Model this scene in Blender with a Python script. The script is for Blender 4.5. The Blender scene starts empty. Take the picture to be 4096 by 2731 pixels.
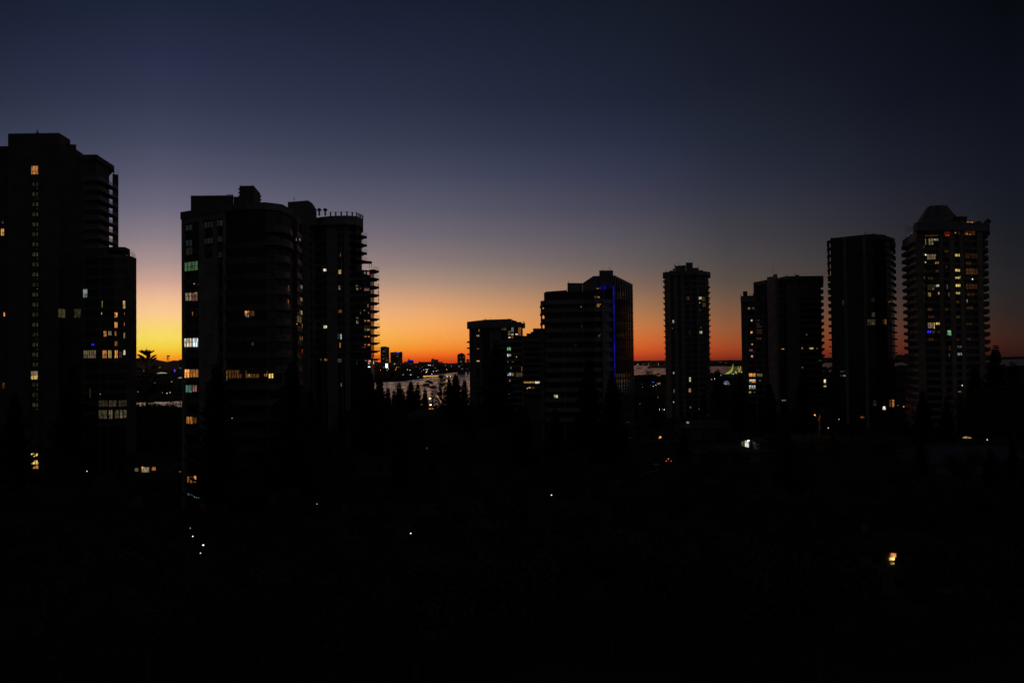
import bpy, math, random
from mathutils import Vector, Matrix
random.seed(7)
sc = bpy.context.scene
COL = sc.collection

# ------------------------------------------------------------------ camera
FPX = 3500.0                      # focal length in pixels of a 4096 px wide frame
CAM_H = 30.0
PITCH = math.atan((1449 - 1365.5) / FPX)
ROLL = 0.0117
FWD = Vector((0, math.cos(PITCH), math.sin(PITCH)))
_up = Vector((0, -math.sin(PITCH), math.cos(PITCH)))
_rt = Vector((1, 0, 0))
RT = (_rt * math.cos(ROLL) - _up * math.sin(ROLL))
UP = (_up * math.cos(ROLL) + _rt * math.sin(ROLL))
cd = bpy.data.cameras.new('camera'); cam = bpy.data.objects.new('camera', cd); COL.objects.link(cam)
cd.sensor_width = 36; cd.lens = FPX / 4096 * 36; cd.clip_start = 0.5; cd.clip_end = 80000
M = Matrix((RT, UP, -FWD)).transposed().to_4x4(); M.translation = (0, 0, CAM_H)
cam.matrix_world = M
sc.camera = cam
HAZE = 6e-6
CAM = Vector((0, 0, CAM_H))

def ray(px, py): return FWD * FPX + RT * (px - 2048) - UP * (py - 1365.5)
def at(px, py, D):
    d = ray(px, py); return CAM + d * (D / d.y)
def gnd(px, py, z=0.0):
    d = ray(px, py); return CAM + d * ((z - CAM_H) / d.z)
def hor(px): return 1449 - 0.0117 * (px - 2048)

# ------------------------------------------------------------------ world: dusk sky by elevation and azimuth
sc.view_settings.view_transform = 'Standard'; sc.view_settings.look = 'None'
sc.view_settings.exposure = 0; sc.view_settings.gamma = 1
sc.render.dither_intensity = 1.0
sc.cycles.use_denoising = True
sc.cycles.max_bounces = 5; sc.cycles.sample_clamp_indirect = 0.5
world = bpy.data.worlds.new('World'); sc.world = world; world.use_nodes = True
nt = world.node_tree; N = nt.nodes; L = nt.links; N.clear()
def lin(c): 
    return [((v / 255) / 12.92 if v / 255 <= 0.04045 else ((v / 255 + 0.055) / 1.055) ** 2.4) for v in c]
SKY = {
 640: [(0,28,36,56),(200,38,44,68),(400,49,56,79),(560,65,70,93),(700,85,86,108),(830,108,104,124),(950,138,126,136),(1050,172,146,144),(1120,204,163,148),
       (1180,238,186,152),(1250,255,205,148),(1300,255,217,122),(1350,255,227,98),(1390,255,217,66),(1415,255,190,40),(1435,255,155,30),(1455,235,115,25)],
 1720:[(0,24,30,48),(200,32,38,58),(400,40,46,67),(560,52,58,79),(700,69,73,94),(830,89,88,105),(950,112,104,114),(1050,138,122,120),(1130,172,142,124),
       (1200,212,160,120),(1260,240,172,112),(1310,253,173,95),(1360,255,165,70),(1395,255,143,45),(1420,250,108,28),(1440,220,78,25),(1455,195,62,25)],
 2590:[(0,20,26,38),(200,25,31,46),(400,30,36,54),(560,40,46,66),(700,52,56,76),(830,66,66,82),(950,84,80,88),(1050,98,90,90),(1130,120,98,88),
       (1200,150,112,84),(1260,178,120,78),(1310,200,120,68),(1360,215,108,50),(1395,212,90,38),(1420,195,70,32),(1442,152,50,28)],
 2905:[(0,18,22,34),(300,24,28,42),(560,34,40,54),(700,42,46,62),(830,54,56,68),(950,66,64,70),(1050,78,72,72),(1130,90,78,70),(1200,112,86,70),
       (1260,132,90,64),(1310,150,92,58),(1360,165,84,44),(1395,165,70,34),(1420,150,56,28),(1440,115,40,24)],
 3600:[(0,12,15,24),(400,18,21,33),(700,29,32,44),(900,40,40,48),(1050,50,47,50),(1150,58,50,48),(1250,74,54,46),(1320,88,52,40),(1370,92,46,32),(1400,88,38,26),(1428,70,32,24)],
 4060:[(0,6,10,15),(200,10,13,22),(400,14,17,28),(700,20,24,34),(900,26,28,36),(1050,32,33,37),(1150,38,36,38),(1250,44,36,34),(1320,54,36,30),(1370,58,30,24),(1400,52,24,20),(1425,40,20,20)],
}
SKY[-40] = [(y, r * .86, g * .88, b * .88) for y, r, g, b in SKY[640]]
tc = N.new('ShaderNodeTexCoord'); nrm = N.new('ShaderNodeVectorMath'); nrm.operation = 'NORMALIZE'
L.new(tc.outputs['Generated'], nrm.inputs[0])
sx = N.new('ShaderNodeSeparateXYZ'); L.new(nrm.outputs[0], sx.inputs[0])
def math_node(op, a, b=None, clamp=False):
    m = N.new('ShaderNodeMath'); m.operation = op; m.use_clamp = clamp
    for i, v in enumerate((a, b)):
        if v is None: continue
        if isinstance(v, (int, float)): m.inputs[i].default_value = v
        else: L.new(v, m.inputs[i])
    return m.outputs[0]
el = math_node('ARCSINE', sx.outputs['Z'])
azi = math_node('ARCTAN2', sx.outputs['X'], sx.outputs['Y'])
EMAX = math.radians(60)
elf = math_node('DIVIDE', el, EMAX, True)
cols = []
for px in sorted(SKY):
    r = N.new('ShaderNodeValToRGB'); e = r.color_ramp.elements
    st = []
    for (py, *c) in SKY[px]:
        d = ray(px, py).normalized(); st.append((max(0.0, math.asin(d.z) / EMAX), lin(c)))
    st.append((0.75, lin((15, 19, 30)))); st.sort(key=lambda s: s[0])
    while len(e) > 1: e.remove(e[0])
    e[0].position = st[0][0]; e[0].color = (*st[0][1], 1)
    for p, c in st[1:]:
        k = e.new(p); k.color = (*c, 1)
    L.new(elf, r.inputs[0])
    d = ray(px, 1449); cols.append((math.atan2(d.x, d.y), r.outputs[0]))
def dim(rgb):
    r = N.new('ShaderNodeRGB'); r.outputs[0].default_value = (*lin(rgb), 1); return r.outputs[0]
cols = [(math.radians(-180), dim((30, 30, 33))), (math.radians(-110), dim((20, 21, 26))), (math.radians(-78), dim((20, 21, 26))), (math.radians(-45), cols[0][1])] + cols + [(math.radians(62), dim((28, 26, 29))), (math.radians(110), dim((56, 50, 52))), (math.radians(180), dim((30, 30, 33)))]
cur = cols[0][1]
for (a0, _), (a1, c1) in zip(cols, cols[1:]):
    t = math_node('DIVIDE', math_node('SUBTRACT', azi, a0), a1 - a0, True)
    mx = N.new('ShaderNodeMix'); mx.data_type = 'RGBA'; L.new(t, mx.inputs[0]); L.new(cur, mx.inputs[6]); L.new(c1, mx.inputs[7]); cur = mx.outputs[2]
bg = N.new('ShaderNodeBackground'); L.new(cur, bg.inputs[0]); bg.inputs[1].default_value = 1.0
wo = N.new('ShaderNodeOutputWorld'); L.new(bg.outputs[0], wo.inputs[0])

# ------------------------------------------------------------------ materials
MATS = {}
def mat(name, rgb, rough=0.8, var=0.25, scale=0.3, metallic=0.0, spec=0.2):
    if name in MATS: return MATS[name]
    m = bpy.data.materials.new(name); m.use_nodes = True; t = m.node_tree
    b = t.nodes['Principled BSDF']; b.inputs['Roughness'].default_value = rough
    b.inputs['Metallic'].default_value = metallic; b.inputs['Specular IOR Level'].default_value = spec
    tc = t.nodes.new('ShaderNodeTexCoord'); nz = t.nodes.new('ShaderNodeTexNoise'); nz.inputs['Scale'].default_value = scale
    nz.inputs['Detail'].default_value = 6; t.links.new(tc.outputs['Object'], nz.inputs['Vector'])
    r = t.nodes.new('ShaderNodeValToRGB'); e = r.color_ramp.elements
    e[0].position = 0.3; e[1].position = 0.7
    e[0].color = (*[c * (1 - var) for c in rgb], 1); e[1].color = (*[min(1, c * (1 + var)) for c in rgb], 1)
    t.links.new(nz.outputs['Fac'], r.inputs[0]); t.links.new(r.outputs[0], b.inputs['Base Color'])
    MATS[name] = m; return m
def glow(rgb, s, plain=False):
    k = ('glow', rgb, round(s, 3), plain)
    if k in MATS: return MATS[k]
    m = bpy.data.materials.new('glow_%d' % len(MATS)); m.use_nodes = True; t = m.node_tree
    b = t.nodes['Principled BSDF']; b.inputs['Base Color'].default_value = (0.1, 0.1, 0.1, 1)
    b.inputs['Emission Color'].default_value = (*lin(rgb), 1)
    if plain: b.inputs['Emission Strength'].default_value = s
    else:
        tc = t.nodes.new('ShaderNodeTexCoord'); mp = t.nodes.new('ShaderNodeMapping'); mp.inputs['Scale'].default_value = (2.6, 2.6, 0.8)
        nz = t.nodes.new('ShaderNodeTexNoise'); nz.inputs['Scale'].default_value = 1.0; nz.inputs['Detail'].default_value = 3
        t.links.new(tc.outputs['Object'], mp.inputs[0]); t.links.new(mp.outputs[0], nz.inputs['Vector'])
        mr = t.nodes.new('ShaderNodeMapRange'); mr.inputs[1].default_value = 0.32; mr.inputs[2].default_value = 0.62
        mr.inputs[3].default_value = s * 0.12; mr.inputs[4].default_value = s * 1.45
        t.links.new(nz.outputs['Fac'], mr.inputs[0]); t.links.new(mr.outputs[0], b.inputs['Emission Strength'])
    MATS[k] = m; return m

CONC = mat('concrete', (.31, .31, .32), .85)
CONCD = mat('dark_concrete', (.16, .155, .155), .85)
RENDERW = mat('beige_render', (.42, .38, .34), .85)
PINK = mat('pink_render_and_skylight', (.68, .52, .48), .85)  # true pink on the service shaft; sky light in colour on the crowned tower
GREY = mat('grey_render', (.24, .25, .27), .85)
GLASS = mat('dark_glazing', (.03, .03, .032), .12, spec=.5)
GLASSB = mat('blue_glazing', (.06, .068, .078), .10, spec=.6)
FRAME = mat('window_frame', (.05, .05, .05), .5)
RAIL = mat('rail_metal', (.10, .10, .10), .4, metallic=.6)
def railglass():
    m = bpy.data.materials.new('rail_glass'); m.use_nodes = True; t = m.node_tree
    b = t.nodes['Principled BSDF']; b.inputs['Base Color'].default_value = (.3, .34, .34, 1)
    b.inputs['Roughness'].default_value = .4; b.inputs['Specular IOR Level'].default_value = .15; b.inputs['Alpha'].default_value = .32
    return m
RGLASS = railglass()
FOL = mat('foliage', (.055, .075, .04), .7, .45, .5, spec=.05)
FOLP = mat('pine_foliage', (.04, .06, .035), .7, .4, .5, spec=.05)
BARK = mat('bark', (.10, .075, .055), .9)
TILE = mat('roof_tile', (.06, .05, .048), .85, .3, .8, spec=0)
TILED = mat('metal_roof', (.10, .12, .15), .8, .25, .4, spec=0)
BRICK = mat('house_wall', (.2, .18, .16), .85)
BROWN = mat('brown_render', (.34, .28, .25), .85)
ASPH = mat('asphalt', (.05, .05, .052), .9, spec=0)
CARP = mat('car_paint', (.08, .085, .10), .3, .1, spec=.6)
TYRE = mat('tyre', (.02, .02, .02), .8)

# ------------------------------------------------------------------ mesh helpers
class MB:
    def __init__(s): s.v = []; s.f = []
    def poly(s, pts):
        n = len(s.v); s.v += [tuple(p) for p in pts]; s.f.append(list(range(n, n + len(pts)))); return s
    def prism(s, pts, z0, z1):
        """pts: [(x,y)] either winding; z1 number or list"""
        a = sum(p[0] * q[1] - q[0] * p[1] for p, q in zip(pts, pts[1:] + pts[:1]))
        zt = z1 if isinstance(z1, (list, tuple)) else [z1] * len(pts)
        P = list(zip(pts, zt))
        if a < 0: P = P[::-1]
        n = len(s.v); k = len(P)
        s.v += [(p[0], p[1], z0) for p, _ in P] + [(p[0], p[1], z) for p, z in P]
        s.f.append([n + i for i in range(k)][::-1]); s.f.append([n + k + i for i in range(k)])
        for i in range(k):
            j = (i + 1) % k; s.f.append([n + i, n + j, n + k + j, n + k + i])
        return s
    def box(s, x0, x1, y0, y1, z0, z1): return s.prism([(x0, y0), (x1, y0), (x1, y1), (x0, y1)], z0, z1)
    def obox(s, o, tx, ny, a0, a1, b0, b1, z0, z1):
        """oriented box: origin o (x,y), tangent tx, normal ny"""
        c = [(a0, b0), (a1, b0), (a1, b1), (a0, b1)]
        return s.prism([(o[0] + tx[0] * a + ny[0] * b, o[1] + tx[1] * a + ny[1] * b) for a, b in c], z0, z1)
    def tube(s, p, q, r0, r1=None, k=6):
        r1 = r0 if r1 is None else r1
        p = Vector(p); q = Vector(q); d = (q - p).normalized()
        a = d.orthogonal().normalized(); b = d.cross(a); n = len(s.v)
        for c, r in ((p, r0), (q, r1)):
            for i in range(k):
                t = 2 * math.pi * i / k; s.v.append(tuple(c + a * (r * math.cos(t)) + b * (r * math.sin(t))))
        for i in range(k):
            j = (i + 1) % k; s.f.append([n + i, n + j, n + k + j, n + k + i])
        s.f.append([n + i for i in range(k)][::-1]); s.f.append([n + k + i for i in range(k)])
        return s
    def ball(s, c, r, k=8, m=5, sz=1.0):
        n = len(s.v)
        for i in range(m + 1):
            th = math.pi * i / m
            for j in range(k):
                ph = 2 * math.pi * j / k
                s.v.append((c[0] + r * math.sin(th) * math.cos(ph), c[1] + r * math.sin(th) * math.sin(ph), c[2] + sz * r * math.cos(th)))
        for i in range(m):
            for j in range(k):
                a = n + i * k + j; b = n + i * k + (j + 1) % k; s.f.append([a, a + k, b + k, b])
        return s
    def build(s, name, m, parent=None, loc=None):
        me = bpy.data.meshes.new(name)
        o = bpy.data.objects.new(name, me); COL.objects.link(o)
        off = Vector((0, 0, 0))
        if parent is not None:
            o.parent = parent; off = world_of(parent)
        elif loc is not None:
            off = Vector(loc); o.location = off
        me.from_pydata([(x - off[0], y - off[1], z - off[2]) for x, y, z in s.v], [], s.f)
        me.update(); me.materials.append(m); return o
def world_of(o):
    v = Vector(o.location)
    while o.parent: o = o.parent; v += Vector(o.location)
    return v
def tag(o, label, cat=None, group=None, kind=None):
    if label: o['label'] = label
    if cat: o['category'] = cat
    if group: o['group'] = group
    if kind: o['kind'] = kind
    return o
def empty(name, loc, label, cat, group=None):
    o = bpy.data.objects.new(name, None); COL.objects.link(o); o.location = loc; o.empty_display_size = 1
    return tag(o, label, cat, group)
def V(px, py, D):
    p = at(px, py, D); return (p.x, p.y)
def Z(px, py, D): return at(px, py, D).z

# colours of the lamps behind the windows, and of sky and reflections put into panes
CW = {'W': (255, 238, 205), 'C': (225, 240, 245), 'Y': (250, 215, 120), 'O': (255, 165, 85), 'R': (235, 80, 35), 'G': (150, 215, 150),
      'T': (120, 190, 165), 'B': (50, 40, 255), 'P': (120, 60, 255), 'D': (205, 185, 140), 'K': (235, 160, 140), 'N': (255, 175, 150)}

class Bld:
    def __init__(s, name, label, cat, poly, z1, group='high rise towers on the skyline'):
        """poly: [(x,y)] world footprint, used to find facades"""
        cx = sum(p[0] for p in poly) / len(poly); cy = sum(p[1] for p in poly) / len(poly)
        a = sum(p[0] * q[1] - q[0] * p[1] for p, q in zip(poly, poly[1:] + poly[:1]))
        s.poly = poly if a > 0 else poly[::-1]
        s.c = (cx, cy); s.z1 = z1
        s.root = empty(name, (cx, cy, 0), label, cat, group)
    def inset(s, d):
        out = []; n = len(s.poly)
        for i in range(n):
            p = Vector(s.poly[i - 1]); q = Vector(s.poly[i]); r = Vector(s.poly[(i + 1) % n])
            e1 = (q - p).normalized(); e2 = (r - q).normalized()
            n1 = Vector((-e1.y, e1.x)); n2 = Vector((-e2.y, e2.x))
            b = (n1 + n2); b = b / max(0.35, b.length_squared) * 2 if b.length > 1e-6 else n1
            v = q + b * d; out.append((v.x, v.y))
        return out
    def seg(s, px, py):
        d = ray(px, py); best = None; n = len(s.poly)
        for tol in (0, 1.5, 6):
            for i in range(n):
                a = Vector(s.poly[i]); b = Vector(s.poly[(i + 1) % n]); e = b - a
                den = d.x * e.y - d.y * e.x
                if abs(den) < 1e-9: continue
                nx, ny = e.y, -e.x
                if nx * d.x + ny * d.y >= 0: continue
                t = (a.x * e.y - a.y * e.x) / den
                u = ((d.x * t - a.x) * e.x + (d.y * t - a.y) * e.y) / e.length_squared
                if -tol / e.length <= u <= 1 + tol / e.length and t > 0 and (best is None or t < best[0]): best = (t, i)
            if best: break
        i = best[1]; a = Vector(s.poly[i]); b = Vector(s.poly[(i + 1) % n]); e = (b - a).normalized()
        return a, e, Vector((e.y, -e.x)), best[0]
    def rect(s, x0, y0, x1, y1):
        cx, cy = (x0 + x1) / 2, (y0 + y1) / 2
        a, e, nn, t = s.seg(cx, cy); us = []
        for px in (x0, x1):
            d = ray(px, cy); tt = (a.x * e.y - a.y * e.x) / (d.x * e.y - d.y * e.x)
            us.append((d.x * tt - a.x) * e.x + (d.y * tt - a.y) * e.y)
        D = ray(cx, cy).y * t
        return a, e, nn, min(us), max(us), Z(cx, y1, D), Z(cx, y0, D)
    def panel(s, x0, y0, x1, y1, b0, b1, name, m, parent=None):
        a, e, nn, u0, u1, z0, z1 = s.rect(x0, y0, x1, y1)
        return MB().obox(a, e, nn, u0, u1, b0, b1, z0, z1).build(name, m, parent or s.root)
    def win(s, x0, y0, x1, y1, c='D', st=.5, n=2, lab=None, out=None):
        out = getattr(s, 'wout', .06) if out is None else out
        st *= .5 if st < .2 else (.7 if st < .5 else .85)
        a, e, nn, u0, u1, z0, z1 = s.rect(x0, y0, x1, y1)
        w = MB().obox(a, e, nn, u0, u1, -.05, out, z0, z1).build('window', glow(CW[c], st), s.root)
        f = MB(); fw = .09
        f.obox(a, e, nn, u0 - fw, u0 + .02, -.05, out + .08, z0 - fw, z1 + fw); f.obox(a, e, nn, u1 - .02, u1 + fw, -.05, out + .08, z0 - fw, z1 + fw)
        f.obox(a, e, nn, u0 + .02, u1 - .02, -.05, out + .078, z0 - fw, z0 + .02); f.obox(a, e, nn, u0 + .02, u1 - .02, -.05, out + .078, z1 - .02, z1 + fw)
        for k in range(1, n):
            u = u0 + (u1 - u0) * k / n; f.obox(a, e, nn, u - .06, u + .06, out + .002, out + .07, z0 + .02, z1 - .02)
        if z1 - z0 > 1.7: f.obox(a, e, nn, u0 + .02, u1 - .02, out + .002, out + .05, z0 + .9, z0 + 1.0)
        f.build('frame', FRAME, w)
        if lab: w['label'] = lab
        return w
    def pier(s, x0, x1, py, z0, z1, b0, b1, m, name='pier'):
        a, e, nn, u0, u1, _, _ = s.rect(x0, py - 5, x1, py + 5)
        return MB().obox(a, e, nn, u0, u1, b0, b1, z0, z1).build(name, m, s.root)
    def core(s, z1=None, d=.45, m=GLASS, name='glazing'):
        return MB().prism(s.inset(d), -.5, z1 or s.z1).build(name, m, s.root)
    def bands(s, ztop, fh, h, m, name='spandrel', zmin=2.0, d=0.0):
        """ring of each storey: z of ring top = ztop - k*fh"""
        z = ztop
        P = s.inset(d)
        while z - h > zmin:
            MB().prism(P, z - h, z).build(name, m, s.root); z -= fh
    def roof(s, z0, z1, m, d=-.15, name='roof_parapet'):
        return MB().prism(s.inset(d), z0, z1).build(name, m, s.root)
def W(b, rows):
    for r in rows:
        x0, y0, x1, y1 = r[:4]; c, st = r[4], r[5]; n = r[6] if len(r) > 6 else max(1, int((x1 - x0) // 9))
        b.win(x0, y0, x1, y1, c, st, n)
def antenna(b, px, py, D, h, r=.06, name='antenna'):
    p = at(px, py, D); m = MB().tube((p.x, p.y, p.z - .3), (p.x, p.y, p.z + h), r, r * .6, 5)
    return m, p
def spike(b, px, pybase, pytop, D, r=.08, name='antenna'):
    p = at(px, pybase, D); q = at(px, pytop, D)
    return MB().tube((p.x, p.y, p.z - .6), (p.x, p.y, q.z), r, r * .7, 5).build(name, RAIL, b.root)
def rail(m, pts, z, h=1.1, step=1.4, r=.035):
    """posts and rails along a polyline (world xy)"""
    for (p, q) in zip(pts, pts[1:]):
        p = Vector(p); q = Vector(q); L_ = (q - p).length; n = max(1, int(L_ / step))
        for k in range(n + 1):
            c = p.lerp(q, k / n); m.tube((c.x, c.y, z), (c.x, c.y, z + h), r, r, 4)
        for hh in (h, h * .5): m.tube((p.x, p.y, z + hh), (q.x, q.y, z + hh), r, r, 4)

# ================================================================== ground, water, hills
def terrain():
    R = 60000
    MB().poly([(-R, -2000, 0), (R, -2000, 0), (R, R, 0), (-R, R, 0)]).build('ground', mat('ground', (.045, .05, .035), 1, .4, .01, spec=0))
    tag(bpy.data.objects['ground'], None, kind='structure')
    near = [(-500, 1690), (540, 1672), (1200, 1664), (1900, 1660), (2080, 1600), (2300, 1545), (2535, 1520), (2700, 1506), (3000, 1501), (3600, 1478), (4400, 1452)]
    far = [(4400, 1427), (3900, 1433.5), (3300, 1452), (2970, 1465.5), (2660, 1463), (2535, 1462), (2200, 1478), (1890, 1487), (1815, 1490), (1690, 1503), (1660, 1516), (1620, 1525),
           (1500, 1530), (1200, 1560), (700, 1606), (540, 1609), (-500, 1625)]
    wm = bpy.data.materials.new('water'); wm.use_nodes = True; t = wm.node_tree; b = t.nodes['Principled BSDF']
    b.inputs['Base Color'].default_value = (.03, .035, .04, 1); b.inputs['Roughness'].default_value = .28; b.inputs['Specular IOR Level'].default_value = .5
    tcn = t.nodes.new('ShaderNodeTexCoord'); mp = t.nodes.new('ShaderNodeMapping'); mp.inputs['Scale'].default_value = (.05, .012, 1)
    nz = t.nodes.new('ShaderNodeTexNoise'); nz.inputs['Scale'].default_value = 1; nz.inputs['Detail'].default_value = 5
    t.links.new(tcn.outputs['Object'], mp.inputs[0]); t.links.new(mp.outputs[0], nz.inputs['Vector'])
    mr = t.nodes.new('ShaderNodeMapRange'); mr.inputs[1].default_value = .35; mr.inputs[2].default_value = .65; mr.inputs[3].default_value = .14; mr.inputs[4].default_value = .32
    t.links.new(nz.outputs['Fac'], mr.inputs[0]); t.links.new(mr.outputs[0], b.inputs['Roughness'])
    n2 = t.nodes.new('ShaderNodeTexNoise'); n2.inputs['Scale'].default_value = .35; n2.inputs['Detail'].default_value = 4
    t.links.new(tcn.outputs['Object'], n2.inputs['Vector'])
    bp = t.nodes.new('ShaderNodeBump'); bp.inputs['Strength'].default_value = .6; bp.inputs['Distance'].default_value = .5
    t.links.new(n2.outputs['Fac'], bp.inputs['Height']); t.links.new(bp.outputs[0], b.inputs['Normal'])
    pts = [gnd(x, y, .06) for x, y in near + far]
    o = MB().poly([tuple(p) for p in pts]).build('water', wm); tag(o, None, kind='structure')
    # low sand spit across the water at the right
    m = MB(); P = [gnd(x, y, 0) for x, y in [(2588, 1471), (2665, 1472), (2665, 1461), (2600, 1466)]]
    m.prism([(p.x, p.y) for p in P], .0, 3.0); tag(m.build('sandbank', mat('sand_dark', (.06, .06, .05), .9)), None, kind='structure')
    # hills
    def ridge(name, D, prof, depth, m):
        mb = MB(); rng = random.Random(3); xs = []
        for (a, b_) in zip(prof, prof[1:]):
            n = max(1, int((b_[0] - a[0]) / 9))
            for k in range(n):
                t_ = k / n; t_ = t_; x = a[0] + (b_[0] - a[0]) * t_; y = a[1] + (b_[1] - a[1]) * t_
                xs.append((x, y + rng.uniform(-.8, .8)))
        xs.append(prof[-1]); rows = []
        for x, y in xs:
            c = at(x, y, D); rows.append([(c.x, c.y + depth, -1), (c.x, c.y, c.z), (c.x, c.y - depth * .3, c.z * (.55 + .1 * rng.random())), (c.x, c.y - depth, -1)])
        n0 = len(mb.v)
        for r in rows: mb.v += r
        for i in range(len(rows) - 1):
            for j in range(3):
                q = n0 + i * 4 + j; mb.f.append([q, q + 1, q + 5, q + 4])
        o = mb.build(name, m); tag(o, None, kind='structure'); return o
    HM = mat('hill_scrub', (.05, .055, .045), 1, .3, .002, spec=0)
    ridge('hills', 14000, [(-600, 1440), (100, 1425), (400, 1438), (545, 1434), (562, 1429), (578, 1429), (588, 1433), (605, 1432), (617, 1439), (628, 1442), (650, 1443), (663, 1447), (672, 1448),
          (685, 1444), (694, 1441), (705, 1442), (716, 1441), (740, 1439), (900, 1430), (1200, 1436), (1500, 1444)], 1500, HM)
    ridge('hills', 11000, [(1480, 1449), (1600, 1451), (1660, 1452), (1700, 1452), (1770, 1451), (1800, 1453), (1830, 1451), (1880, 1448), (2100, 1445), (2300, 1441), (2500, 1444), (2550, 1443.5), (2590, 1442), (2610, 1442.5), (2640, 1441.5),
          (2700, 1441), (2840, 1442), (2890, 1441), (2920, 1440), (2970, 1442), (3200, 1434), (3280, 1429), (3300, 1430), (3400, 1428), (3585, 1418), (3600, 1418), (3625, 1424), (3700, 1428), (4000, 1427), (4500, 1421)], 1200, HM)
terrain()

def blob_line(name, label, segs, hmin, hmax, seed, r=9, m=None):
    """dark mass of distant tree crowns along ground segments (px,py at ground)"""
    rng = random.Random(seed); mb = MB()
    for (x0, y0, x1, y1, depth, dens) in segs:
        p = gnd(x0, y0); q = gnd(x1, y1); L_ = (q - p).length
        for k in range(int(L_ / r * dens)):
            t_ = rng.random(); c = p.lerp(q, t_); h = rng.uniform(hmin, hmax)
            cx = c.x + rng.uniform(-1, 1) * 4; cy = c.y + rng.uniform(0, depth)
            n0 = len(mb.v); rr = rng.uniform(.6, 1.25) * r; mb.ball((cx, cy, h * .5), rr, 7, 5, h * .55 / rr)
            for i in range(n0, len(mb.v)):
                v = mb.v[i]; mb.v[i] = (v[0] + rng.uniform(-.22, .22) * rr, v[1] + rng.uniform(-.22, .22) * rr, v[2] + rng.uniform(-.13, .13) * h)
    o = mb.build(name, m or FOL); tag(o, label, 'woodland', None, 'stuff')
blob_line('treeline', 'dark mass of trees along the far shore across the water', [
    (1470, 1500, 1700, 1500, 500, 2.5), (1690, 1494, 1900, 1484, 700, 2.5), (1470, 1522, 1650, 1515, 200, 2.2),
    (2500, 1460, 2665, 1460, 900, 1.8), (2830, 1464, 2990, 1463, 900, 1.8), (3560, 1452, 3680, 1446, 500, 1.6), (3930, 1440, 4120, 1436, 500, 1.2)], 9, 17, 5, 14)
blob_line('treeline', 'dark belt of trees behind the river seen between the two left towers', [(520, 1560, 760, 1560, 700, 3.2), (480, 1510, 760, 1510, 1200, 2.4)], 8, 15, 6, 12)

def row(x0, x1, y0, y1, dep, dens): return (x0, y0, x1, y1, dep, dens)
blob_line('treeline', 'dark band of scrub and low trees behind the foreground towers along the near shore', [row(-150, 900, 1694, 1690, 25, 2.6), row(900, 1900, 1688, 1682, 25, 2.6), row(2060, 2520, 1590, 1552, 120, 2.2), row(2500, 2680, 1600, 1596, 60, 1.6),
    row(2500, 2680, 1522, 1518, 60, 1.6), row(2640, 3000, 1530, 1520, 160, 2.2), row(2640, 3000, 1590, 1580, 120, 2.0), row(3000, 3700, 1520, 1500, 400, 2.6), row(3000, 3700, 1580, 1570, 200, 2.6), row(3700, 4250, 1490, 1470, 700, 2.6), row(3700, 4250, 1560, 1550, 300, 2.6)], 4, 8, 77, 6)
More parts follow.
